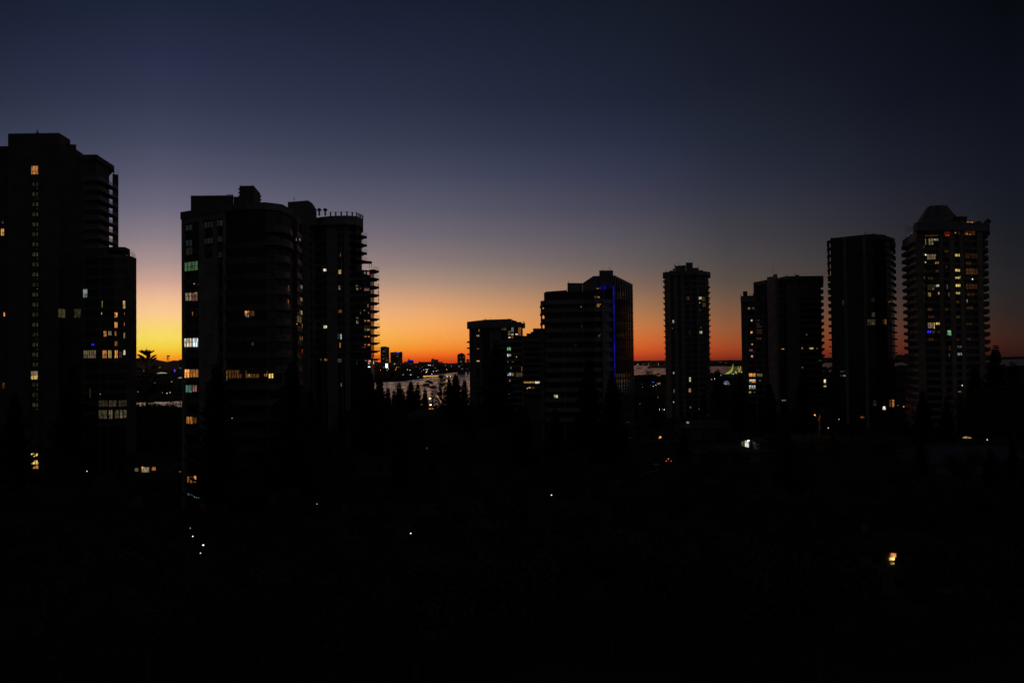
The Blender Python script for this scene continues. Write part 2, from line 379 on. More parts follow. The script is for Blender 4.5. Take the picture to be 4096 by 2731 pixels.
# ================================================================== tower 1 : far left
def tower1():
    D = 265
    foot = [V(-90, 1200, 266), V(32, 1200, 266), V(32, 1200, 262), V(239, 1200, 262), V(262, 1200, 265), V(399, 1200, 265), V(472, 1200, 281), V(380, 1200, 292), V(-90, 1200, 296)]
    b = Bld('apartment_tower', 'tall stepped tower at the far left with a lit stair strip and curved wing', 'tower', foot, Z(135, 534, 262))
    r = b.root
    zc = Z(135, 534, 262)
    P = [V(32, 540, 262), V(238, 540, 262), V(281, 560, 270), V(281, 560, 292), V(32, 540, 292)]
    MB().prism(P, -.5, zc).build('shaft_wall', CONCD, r)
    MB().prism([V(-90, 600, 266), V(36, 600, 266), V(36, 600, 289), V(-90, 600, 290)], -.5, Z(20, 585, 266)).build('shaft_wall', CONCD, r)
    MB().prism([V(239, 579, 266.5), V(305, 579, 268), V(305, 579, 288), V(239, 579, 288)], 10, Z(300, 579, 268)).build('shaft_wall', CONCD, r)
    MB().prism([V(250, 600, 264.8), V(305, 600, 265.5), V(331, 614, 271), V(331, 614, 289), V(250, 600, 289)], 10, Z(305, 598, 265.5)).build('shaft_wall', CONCD, r)
    zr = Z(387, 618, 264.5)
    roofp = [V(325, 616, 264.5), V(387, 618, 264.5), V(457, 665, 280), V(430, 665, 290), V(325, 616, 290)]
    MB().prism(roofp, zr - 1.6, zr).build('roof_slab', CONCD, r)
    # body with open balcony corner
    body = [V(240, 1000, 265.6), V(383, 1000, 265.6), V(437, 1000, 277), V(420, 1000, 289), V(240, 1000, 289)]
    MB().prism(body, -.5, zr - 1.65).build('flank_wall', CONCD, r)
    fin = [V(450, 1000, 279.5), V(474, 1000, 280.2), V(474, 1000, 281.4), V(450, 1000, 281.4)]
    zfin = Z(474, 743 - 45, 280)
    MB().prism(fin, -.5, zfin).build('fin_wall', CONCD, r)
    MB().prism([V(452.5, 690, 279), V(457.5, 690, 279), V(457.5, 690, 280.2), V(452.5, 690, 280.2)], zfin + .05, zr - 1.7).build('column', CONC, r)
    # balconies: slabs step down along the right flank
    fh = 39.1 / 3500 * 265
    z = Z(399, 480 + 560 * .3955, 263.5)
    for k in range(9):
        zz = z - k * fh
        slab = [V(330, 800, 263.8), V(399, 800, 263.2), V(474, 800, 279), V(445, 800, 279.2), V(436, 800, 277.3), V(383, 800, 266)]
        sl = MB().prism(slab, zz - 1.45, zz - 1.15).build('balcony', CONC, r)
        a = Vector(slab[1]); c = Vector(slab[2]); p0 = Vector(slab[0]); e = (c - a).normalized(); nn = Vector((e.y, -e.x)); e0 = (a - p0).normalized(); n0 = Vector((e0.y, -e0.x))
        g = MB(); g.obox(a, e, nn, .1, (c - a).length - .2, -.12, -.06, zz - 1.15, zz - .02); g.obox(p0, e0, n0, .1, (a - p0).length - .1, -.12, -.06, zz - 1.15, zz - .02)
        g.build('balustrade', RGLASS, sl)
    gl = MB(); a = V(457, 700, 279.6); c = V(474, 700, 280.6); rail(gl, [a, c], zfin, 1.6, 1.2); gl.build('roof_railing', RAIL, r)
    # lower wing with a bowed front
    W0 = [(330, 252), (400, 249.5), (455, 250), (500, 252.5), (527, 256), (541, 262), (541, 276), (330, 279)]
    wing = [V(x, 1200, d) for x, d in W0]
    zl = Z(540, 1041, 262)
    MB().prism(wing, -.5, zl).build('lower_wing', GLASS, r)
    wb = Bld.__new__(Bld); wb.poly = wing if sum(p[0] * q[1] - q[0] * p[1] for p, q in zip(wing, wing[1:] + wing[:1])) > 0 else wing[::-1]; wb.root = r; wb.z1 = zl; wb.c = b.c; wb.wout = .40
    for k in range(17):
        zt = zl + .35 - k * 3.0
        if zt > 3: MB().prism(wb.inset(-.35), zt - 1.0, zt).build('spandrel', CONCD, r)
    for x0, x1 in ((331, 345), (398, 405), (430, 434), (500, 541)):
        wb.pier(x0, x1, 1300, .5, zl + .1, .1, .38, CONCD)
    # pergola on the roof of the wing
    zp = Z(475, 995, 262)
    ring = MB(); rp = [V(330, 990, 262), V(455, 994, 256), V(500, 1000, 257), V(520, 1006, 262), V(512, 1006, 268), V(330, 990, 268)]
    ring.prism(rp, zp - 1.2, zp - .2).build('pergola_roof', CONCD, r)
    MB().prism([V(330, 1020, 258), V(432, 1020, 257), V(432, 1020, 275), V(330, 1020, 275)], zl - .2, zp - 1.25).build('penthouse', CONCD, r)
    c = MB()
    for x, d in ((515, 261), (498, 259.5)): 
        q = V(x, 1020, d); c.box(q[0] - .3, q[0] + .3, q[1] - .3, q[1] + .3, zl, zp - 1.15)
    c.build('pergola_post', CONC, r)
    g = MB(); rail(g, [V(500, 1035, 253), V(527, 1035, 256.5), V(541, 1035, 262)], zl + .3, 1.5, 1.3); g.build('roof_railing', RAIL, r)
    # roof aerials
    p = at(150, 534, 266); m = MB().tube((p.x, p.y, zc - .2), (p.x, p.y, zc + 2.0), .12, .1); m.ball((p.x, p.y, zc + 1.1), .42); m.ball((p.x - .1, p.y, zc + 1.9), .25); m.build('aerial', RAIL, r)
    p = at(61, 534, 266); m = MB().tube((p.x, p.y, zc - .2), (p.x, p.y, zc + .8), .06); m.ball((p.x, p.y, zc + .75), .22); m.build('aerial', RAIL, r)
    m = MB(); m.tube((*V(40, 530, 263), zc + .35), (*V(236, 530, 263), zc + .35), .03); m.build('roof_railing', RAIL, r)
    # stair strip
    for k in range(23):
        y = 480 + (632 + 101.3 * k) * .3955
        if 1455 < y < 1518: continue
        s1 = .07 + .05 * ((k * 7) % 5) / 4
        b.win(131, y, 142, y + 15, 'D', s1, 2); b.win(147, y, 152.5, y + 15, 'D', s1 * 1.25, 1)
        if k % 5 not in (3,): b.win(149, y + 24, 151.5, y + 26, 'G', .9, 1)
    b.pier(120, 126, 1100, 2, Z(120, 665, 262), .02, .5, CONCD, 'pier'); b.pier(155, 161, 1100, 2, Z(120, 665, 262), .02, .5, CONCD, 'pier')
    W(b, [(119, 664, 153, 698, 'O', .55, 3), (120, 1484, 153, 1500, 'D', .4, 2), (120, 1501, 153, 1517, 'Y', .7, 2), (4, 915, 17, 943, 'O', .75, 1), (8, 885, 16, 895, 'D', .15),
          (15, 1249, 21, 1265, 'O', .9, 1), (10, 1530, 20, 1552, 'O', .12), (122, 1812, 153, 1827, 'Y', 1.0, 3), (120, 1840, 154, 1856, 'Y', .9, 3), (122, 1858, 154, 1880, 'O', .5, 3)])
    for r_ in [(337, 1157, 355, 1190, 'C', .3, 1), (232, 1235, 260, 1270, 'D', .16, 2), (297, 1236, 324, 1271, 'D', .10, 2), (489, 1203, 498, 1234, 'Y', .6, 1), (409, 1203, 413, 1230, 'Y', .25, 1),
              (407, 1249, 410, 1259, 'C', .6, 1), (455, 1250, 467, 1270, 'O', 1.0, 2), (493, 1249, 496, 1259, 'K', .5, 1), (455, 1288, 467, 1311, 'O', 1.0, 2), (493, 1288, 496, 1303, 'K', .5, 1),
              (416, 1324, 428, 1346, 'O', .6, 2), (435, 1324, 448, 1341, 'D', .4, 2), (455, 1325, 463, 1343, 'O', .3, 1), (491, 1330, 498, 1353, 'D', .4, 1), (371, 1374, 382, 1382, 'B', 1.0, 1),
              (456, 1365, 467, 1384, 'O', .3, 2), (339, 1401, 389, 1432, 'D', .22, 6), (412, 1401, 429, 1432, 'O', .5, 3), (435, 1401, 448, 1432, 'Y', .5, 3), (456, 1401, 468, 1432, 'O', .9, 2),
              (474, 1405, 486, 1430, 'D', .1, 2), (490, 1400, 499, 1419, 'W', .8, 1), (532, 1411, 538, 1420, 'D', .4, 1), (397, 1600, 434, 1626, 'D', .07, 3), (438, 1600, 468, 1626, 'D', .10, 2),
              (472, 1600, 504, 1626, 'D', .08, 3), (397, 1639, 430, 1674, 'D', .15, 2), (437, 1639, 452, 1674, 'D', .2, 2), (456, 1639, 471, 1672, 'D', .19, 2), (476, 1638, 487, 1672, 'D', .22, 1), (491, 1638, 504, 1670, 'D', .18, 1),
              (402, 1574, 405, 1578, 'C', .8, 1), (364, 1552, 367, 1590, 'Y', .12, 1)]:
        (b if r_[0] < 330 else wb).win(*r_)
tower1()

# ================================================================== tower 2 : wide block with bay windows at its left
def tower2():
    foot = [(727, 188), (897, 180), (985, 177.5), (1065, 177.8), (1126, 180), (1174, 188), (1150, 200), (760, 206)]
    poly = [V(x, 1100, d) for x, d in foot]
    zt = Z(897, 820, 180)
    b = Bld('apartment_tower', 'wide dark apartment block with lit bay windows stacked up its left edge', 'tower', poly, zt)
    r = b.root
    b.core(zt - 1.5, .5)
    fh = 61.6 / 3500 * 182
    # left blank face cladding with windows cut between piers
    for x0, x1 in ((728, 737), (797, 818), (853, 870), (893, 899)): b.pier(x0, x1, 1100, -.5, zt - 1.4, -.45, .12, RENDERW)
    z0 = Z(800, 1047, 184)
    z = z0 + 4 * fh
    while z > 5:
        MB().prism([V(727.5, 1100, 188.0), V(896.5, 1100, 180.1), V(896.5, 1100, 181), V(727.5, 1100, 189)], z - fh + 1.05 - .95 - .0, z - fh + 1.95).build('spandrel', RENDERW, r) if False else None
        z -= fh
    zz = z0 + 3.2
    k = 0
    while zz > 4:
        top = zz if k else zt - 1.45
        MB().prism([V(728, 1100, 187.9), V(896, 1100, 180), V(985, 1100, 177.4), V(1065, 1100, 177.7), V(1126, 1100, 179.9), V(1173, 1100, 187.8), V(1150, 1100, 196), V(760, 1100, 200)], zz - 1.25, zz).build('spandrel', CONCD, r)
        zz -= fh; k += 1
    b.roof(zt - 1.45, zt, GREY, -.25)
    b.pier(1129, 1172, 1100, 0, zt - 1.5, -.5, -.12, CONCD, 'wall'); b.pier(1068, 1074, 1100, 0, zt - 1.5, -.5, -.1, CONCD)  # wall panel added over the glass to stop sunset reflections
    # upper blank zone on the left face
    b.panel(738, 836, 893, 884, -.4, .1, 'wall', RENDERW)
    for y in (1090, 1152, 1214, 1276, 1338, 1400, 1462, 1524):
        b.panel(819, y - 58, 852, y + 2, -.4, .1, 'wall', RENDERW)
    # bay windows as glazed boxes on the left corner
    for y0, y1 in ((900, 922), (960, 985), (990, 1020)): b.win(744, y0, 771, y1, 'C', .022, 2)
    for y0, y1 in ((885, 908),): b.win(818, y0, 892, y1, 'C', .022, 6)
    for y0, y1 in ((953, 975),): b.win(818, y0, 855, y1, 'C', .022, 3)
    for y0, y1 in ((945, 968), (1007, 1030)): b.win(872, y0, 891, y1, 'C', .018, 2)
    rows = [(740, 1047, 793, 1083, 'G', .2, 4), (742, 1171, 768, 1203, 'D', .40, 2), (770, 1171, 793, 1203, 'K', .22, 2), (775, 1169, 788, 1174, 'W', 2.5, 1), (775, 1133, 782, 1137, 'K', 1.6, 1), (770, 1247, 774, 1263, 'O', .45, 1),
            (738, 1353, 768, 1387, 'W', .75, 3), (772, 1352, 794, 1387, 'C', 1.6, 2), (739, 1477, 760, 1510, 'O', 1.5, 2), (762, 1477, 795, 1508, 'O', .38, 3), (744, 1540, 769, 1569, 'T', .42, 2), (772, 1540, 790, 1566, 'K', .45, 2),
            (747, 1666, 772, 1694, 'O', .45, 2), (774, 1668, 789, 1692, 'O', .12, 1), (980, 1243, 998, 1264, 'O', .95, 2), (1000, 1243, 1018, 1264, 'O', .10, 1), (984, 1256, 996, 1268, 'C', .6, 2),
            (905, 1480, 970, 1512, 'O', .13, 6), (906, 1484, 911, 1520, 'Y', .3, 1), (983, 1480, 1036, 1511, 'O', .15, 4), (993, 1478, 1000, 1508, 'Y', 1.1, 1), (1056, 1481, 1070, 1506, 'O', .35, 2), (1074, 1480, 1092, 1512, 'Y', 1.3, 3),
            (1006, 1362, 1016, 1382, 'C', .035, 1), (896, 1668, 912, 1690, 'O', .28, 1), (895, 1820, 897, 1830, 'O', .1, 1), (750, 1905, 772, 1930, 'O', .25, 2), (776, 1902, 787, 1928, 'O', .6, 1),
            (752, 1968, 772, 1990, 'C', .16, 2), (776, 1975, 800, 1998, 'G', .22, 3), (926, 1670, 936, 1678, 'Y', .4, 1), (1151, 1140, 1154, 1165, 'K', .35, 1), (1150, 1198, 1153, 1217, 'O', .6, 1)]
    W(b, rows)
    # curved balconies at the right
    for k, (ya, yb) in enumerate([(915, 945), (966, 998), (1028, 1053), (1090, 1110)] + [(1152 + 62 * i, 1172 + 62 * i) for i in range(6)]):
        zb = Z(1150, ya, 183); 
        pts = [(1060, 177), (1100, 176.6), (1140, 178.5), (1164, 182), (1174, 187.5)] if k < 2 else [(1100, 178.2), (1140, 180.2), (1158, 183.6), (1163, 187)]
        P = [V(x, 1100, d) for x, d in pts]; inner = [V(x - 6, 1100, d + 2.5) for x, d in pts][::-1]
        bal = MB().prism(P + inner, zb - 1.5, zb - 1.2).build('balcony', GREY, r)
        g = MB()
        for p, q in zip(P, P[1:]):
            p = Vector(p); q = Vector(q); e = (q - p).normalized(); nn = Vector((e.y, -e.x)); g.obox(p, e, nn, .03, (q - p).length - .03, -.1, -.04, zb - 1.18, zb)
        g.build('balustrade', RGLASS, bal)
    # recessed loggias in the middle of the front: deep dark slots between parapets
    # roof blocks
    def blk(x0, x1, y, D, d2, m=CONCD, name='plant_room', zb=None):
        z = Z((x0 + x1) / 2, y, D); MB().prism([V(x0, y, D), V(x1, y, D), V(x1, y, d2), V(x0, y, d2)], zb or zt - .3, z).build(name, m, r); return z
    blk(763, 934, 782, 185.6, 200)
    blk(934.5, 958, 787, 186.2, 199)
    z = Z(958, 743.5, 184); 
    MB().prism([V(958, 743, 184), V(1015, 743, 184), V(1041, 775, 192.5), V(958, 775, 200)], zt - .2, z).build('lift_tower', CONCD, r)
    m = MB()
    for k in range(6):
        q = V(957.4, 760, 184); m.box(q[0] - .12, q[0] + .2, q[1] - .3, q[1] + .1, z - .9 - k * .75, z - .55 - k * .75)
        q = V(1041, 775, 192.4); m.box(q[0] - .1, q[0] + .2, q[1] - .4, q[1] + .1, z - .9 - k * .75, z - .5 - k * .75)
    m.build('vent_louvre', CONC, r)
    m = MB(); p = V(910, 780, 186.5); q = V(931, 780, 186.5); zz = Z(920, 779, 186.5); m.tube((*p, zz), (*q, zz), .06); m.tube((*p, zz - .6), (*p, zz), .05); m.tube((*q, zz - .6), (*q, zz), .05); m.build('roof_rail', RAIL, r)
    spike(b, 963, 743, 736, 185, .04); spike(b, 1012, 743, 737, 185, .04)
    # rear wing with a stack of small curved balconies
    wing = [V(x, 1200, d) for x, d in ((1150, 208), (1190, 206), (1209, 213), (1209, 226), (1150, 226))]
    wb = Bld.__new__(Bld); wb.poly = wing if sum(p[0] * q[1] - q[0] * p[1] for p, q in zip(wing, wing[1:] + wing[:1])) > 0 else wing[::-1]; wb.root = r; wb.z1 = 0; wb.c = b.c
    zw = Z(1195, 885, 208)
    MB().prism(wb.inset(.8), -.5, zw).build('rear_wing', GLASS, r)
    MB().prism([V(1100, 1200, 199.5), V(1150, 1200, 197), V(1166, 1200, 209), V(1166, 1200, 225), V(1100, 1200, 225)], -.5, zw - .4).build('link_wall', CONCD, r)
    wb.pier(1192, 1204, 1200, 0, zw, -.85, -.15, CONCD, 'wall')  # panel added over the wing glass, keeps orange reflections down
    for k in range(13):
        zk = Z(1195, 925 + 53.5 * k, 208)
        if zk < 4: break
        o = MB().prism(wb.inset(-.05), zk - 1.75, zk - 1.5).build('balcony', GREY, r)
        g = MB(); P = wing[:3]
        for p, q in zip(P, P[1:]):
            p = Vector(p); q = Vector(q); e = (q - p).normalized(); nn = Vector((e.y, -e.x)); g.obox(p, e, nn, .03, (q - p).length - .03, -.08, -.02, zk - 1.48, zk - .2)
        g.build('balustrade', RGLASS, o)
    MB().prism(wb.inset(.1), zw, zw + 1.0).build('roof_slab', GREY, r)
    for q in [(1201, 1242, 1208, 1259, 'D', .55, 1), (1186, 1264, 1205, 1290, 'Y', .13, 2), (1187, 1293, 1191, 1298, 'Y', .7, 1), (1206, 1295, 1208.5, 1311, 'K', .7, 1), (1196, 1345, 1204, 1360, 'D', .14, 1), (1206, 1346, 1208.5, 1362, 'O', .7, 1),
              (1206, 1397, 1208.5, 1413, 'R', 1.0, 1), (1199, 1190, 1209, 1205, 'D', .3, 1), (1200, 1140, 1209, 1155, 'C', .2, 1), (1184, 951, 1189, 964, 'K', .3, 1), (1195, 953, 1201, 964, 'C', .25, 1)]: wb.win(*q)  # thin edge panes: sky light put in as glow
tower2()

# ================================================================== tower 3 : stepped tower with balconies on its right
def tower3():
    poly = [V(x, 1200, d) for x, d in ((1150, 316), (1235, 312), (1262, 320), (1288, 320), (1300, 316), (1400, 316), (1432, 322), (1450, 334), (1450, 352), (1150, 352))]
    zt = Z(1380, 861, 316)
    b = Bld('apartment_tower', 'stepped tower with a posted roof terrace and railed balconies jutting from its right side', 'tower', poly, zt)
    r = b.root
    b.core(zt - 3, .45)
    fh = 31.9 / 3500 * 318
    for k in range(17):
        z = Z(1380, 923, 316) - k * fh
        if z > 4: MB().prism(b.inset(.08), z - .75, z).build('spandrel', GREY, r)
    for x0, x1 in ((1152, 1236), (1285, 1292), (1308, 1350), (1378, 1400), (1252, 1262), (1366, 1370), (1428, 1446)):
        b.pier(x0, x1, 1200, .2, zt - 3, -.4, .14 if x1 - x0 > 20 else .2, GREY)
    # penthouse with a curved shoulder
    def face(x0, x1, D0, D1, y, zb, m, name):
        MB().prism([V(x0, y, D0), V(x1, y, D0), V(x1, y, D1), V(x0, y, D1)], zb, Z((x0 + x1) / 2, y, D0)).build(name, m, r)
    zl, zr = Z(1152, 808, 313), Z(1232, 802, 313)
    MB().prism([V(1151, 805, 313), V(1232, 805, 313), V(1232, 805, 345), V(1151, 805, 345)], zt - 4, [zl, zr, zr, zl]).build('penthouse', GREY, r)
    ms = MB(); prof = [(1232, 802), (1241, 807), (1249, 813), (1254, 820), (1260, 830), (1266, 838)]
    for (a, ya), (c, yc) in zip(prof, prof[1:]):
        ms.prism([V(a, 820, 313.4), V(c, 820, 313.4), V(c, 820, 340), V(a, 820, 340)], zt - 3.9, [Z(a, ya, 313.4), Z(c, yc, 313.4), Z(c, yc, 313.4), Z(a, ya, 313.4)])
    ms.build('curved_roof', GREY, r)
    # terrace
    ter = [V(x, 900, d) for x, d in ((1262, 318), (1290, 315.5), (1330, 314), (1385, 313.5), (1425, 315), (1453, 322), (1453, 332), (1430, 345), (1262, 345))]
    zz0 = Z(1311, 850, 314); 
    MB().prism(ter, Z(1440, 904, 318), Z(1390, 862, 313.5)).build('terrace_parapet', CONC, r)
    for x, y in ((1277, 834), (1301, 835)):
        p = at(x, 846, 316); u = MB().tube((p.x, p.y, p.z - 1.5), (p.x, p.y, p.z + .1), .35, .3, 8); u.ball((p.x, p.y, p.z + .55), .85, 9, 5, .6); u.ball((p.x, p.y, p.z + .95), .5, 7, 4, .6); u.build('planter_urn', CONC, r)
    g = MB(); pr = []
    for x, y, d in ((1322, 850, 314.2), (1343, 850, 313.9), (1365, 850, 313.6), (1388, 850, 313.7), (1409, 852, 314.6), (1427, 854, 315.5), (1436, 857, 317.8), (1443, 860, 319.6), (1451, 862, 321.8)):
        q = V(x, y, d); zb = Z(1390, 862, 313.5); zh = zb + 1.45; MB().box(q[0] - .22, q[0] + .22, q[1] - .22, q[1] + .22, zb, zh).build('terrace_post', CONC, r); pr.append(q)
    for p, q in zip(pr, pr[1:]):
        g.tube((*p, zh - .15), (*q, zh - .15), .05, .05, 4); 
        p2 = Vector(p); q2 = Vector(q); e = (q2 - p2).normalized(); nn = Vector((e.y, -e.x))
    g.build('roof_railing', RAIL, r)
    m = MB(); p = at(1177, 806, 318); m.tube((p.x, p.y, p.z - .4), (p.x, p.y, p.z + 1.0), .06); m.ball((p.x, p.y, p.z + 1.05), .25); m.build('aerial', RAIL, r)
    # balconies
    def balc(xi, xt, y, D, wedge=True):
        """xi inner px, xt tip px, y px of slab top"""
        z = Z(xt, y, D)
        P = [V(xi - 16, 1200, D - 6), V(xi, 1200, D - 6.5), V(xt, 1200, D - 1.5), V(xt, 1200, D + 2.5), V(xi - 16, 1200, D + 4)]
        o = MB()
        o.prism(P, z - .38, z); 
        Q = [V(xi - 16, 1200, D - 4.5), V(xi, 1200, D - 5), V((xi + xt) / 2 + 2, 1200, D - 1.5), V((xi + xt) / 2 + 2, 1200, D + 1.5), V(xi - 16, 1200, D + 3)]
        o.prism(Q, z - .8, z - .385)
        o = o.build('balcony', CONCD, r)
        g = MB(); rail(g, [P[1], P[2], P[3]], z, 1.15, .9, .035); g.build('railing', RAIL, o)
    for y in (694, 784, 872, 962):  # upper stack z-pixels at scale 1/2.735 from y=700
        balc(1440, 1469.5, 700 + (y - 18) / 2.735, 322)
    # pergola level
    z = Z(1486, 1047.5, 322)
    MB().prism([V(1432, 1050, 316), V(1488, 1050, 320), V(1488, 1050, 326), V(1432, 1050, 326)], z - .25, z).build('pergola_roof', CONCD, r)
    mm = MB()
    for x, d in ((1487, 320.5), (1478, 320), ): 
        q = V(x, 1060, d); mm.tube((*q, Z(x, 1074, d)), (*q, z - .2), .09, .09, 4)
    mm.build('pergola_post', RAIL, r)
    low = [V(x, 1200, d) for x, d in ((1400, 318), (1450, 317.5), (1483, 319), (1495, 325), (1495, 345), (1400, 345))]
    lz = Z(1495, 1090, 320)
    MB().prism(low, -.5, lz).build('balcony_wing', GLASS, r)
    for k in range(12):
        y = 1084.5 + 31.75 * k
        wall = k in (10, 11)
        balc(1496, 1517 + (1.5 if k > 6 else 0), y, 322)
        zk = Z(1500, y, 322)
        pl = Bld.__new__(Bld); pl.poly = low if sum(p[0] * q[1] - q[0] * p[1] for p, q in zip(low, low[1:] + low[:1])) > 0 else low[::-1]
        if zk > 3: MB().prism(pl.inset(-.2), zk - .6, zk).build('spandrel', GREY, r)
    pl.root = r; pl.z1 = 0; pl.c = b.c
    q = V(1513, 1160, 323)
    mm = MB(); mm.tube((*q, Z(1513, 1205, 322)), (*q, Z(1513, 1135, 322)), .12); mm.build('balcony_post', RAIL, r)
    W(b, [(1294, 1075, 1306, 1085, 'W', 1.2, 1), (1354, 1079, 1365, 1096, 'Y', .5, 2), (1354, 1142, 1362, 1159, 'D', .25, 1), (1360, 1012, 1363, 1027, 'O', .2, 1), (1354, 1239, 1366, 1251, 'O', .2, 2), (1295, 1302, 1308, 1313, 'W', .85, 2),
          (1361, 1336, 1367, 1357, 'C', .5, 1), (1350, 1334, 1358, 1355, 'C', .06, 1), (1358, 1370, 1363, 1390, 'O', .45, 1), (1298, 1434, 1309, 1443, 'O', .35, 1), (1280, 1434, 1287, 1443, 'C', .1, 1), (1351, 1434, 1366, 1449, 'D', .14, 2), (1363, 1531, 1367, 1545, 'D', .35, 1),
          (1410, 1333, 1413, 1345, 'C', .15, 1), (1352, 1079, 1354, 1096, 'Y', .15, 1)])
    for q in [(1455, 1083, 1464, 1096, 'D', .35, 1), (1469, 1085, 1477, 1100, 'K', .5, 1), (1424, 1141, 1433, 1160, 'D', .4, 1), (1457, 1153, 1478, 1164, 'K', .22, 3), (1440, 1148, 1443, 1156, 'O', .3, 1), (1469, 1216, 1475, 1230, 'K', .35, 1), (1455, 1240, 1459, 1243, 'W', 1.5, 1),
              (1441, 1240, 1444, 1256, 'Y', .25, 1), (1472, 1243, 1475, 1255, 'K', .5, 1), (1425, 1269, 1434, 1294, 'D', .35, 2), (1457, 1277, 1464, 1286, 'O', .45, 1), (1469, 1277, 1479, 1286, 'O', .45, 1), (1486, 1277, 1490, 1286, 'D', .12, 1), (1457, 1304, 1484, 1324, 'Y', .14, 3), (1470, 1316, 1475, 1321, 'Y', 1.8, 1),
              (1457, 1339, 1465, 1348, 'O', .5, 1), (1470, 1339, 1479, 1348, 'O', .5, 1), (1457, 1370, 1464, 1381, 'R', .8, 1), (1470, 1370, 1480, 1382, 'O', .7, 1), (1459, 1434, 1467, 1444, 'O', .3, 1), (1471, 1434, 1482, 1448, 'K', .9, 1), (1472, 1449, 1480, 1457, 'D', .5, 1), (1492, 1431, 1495, 1456, 'W', 1.0, 1),
              (1471, 1465, 1481, 1469, 'C', 2.2, 1), (1425, 1434, 1430, 1458, 'T', .1, 1), (1445, 1386, 1462, 1390, 'D', .15, 2)]: pl.win(*q)
tower3()
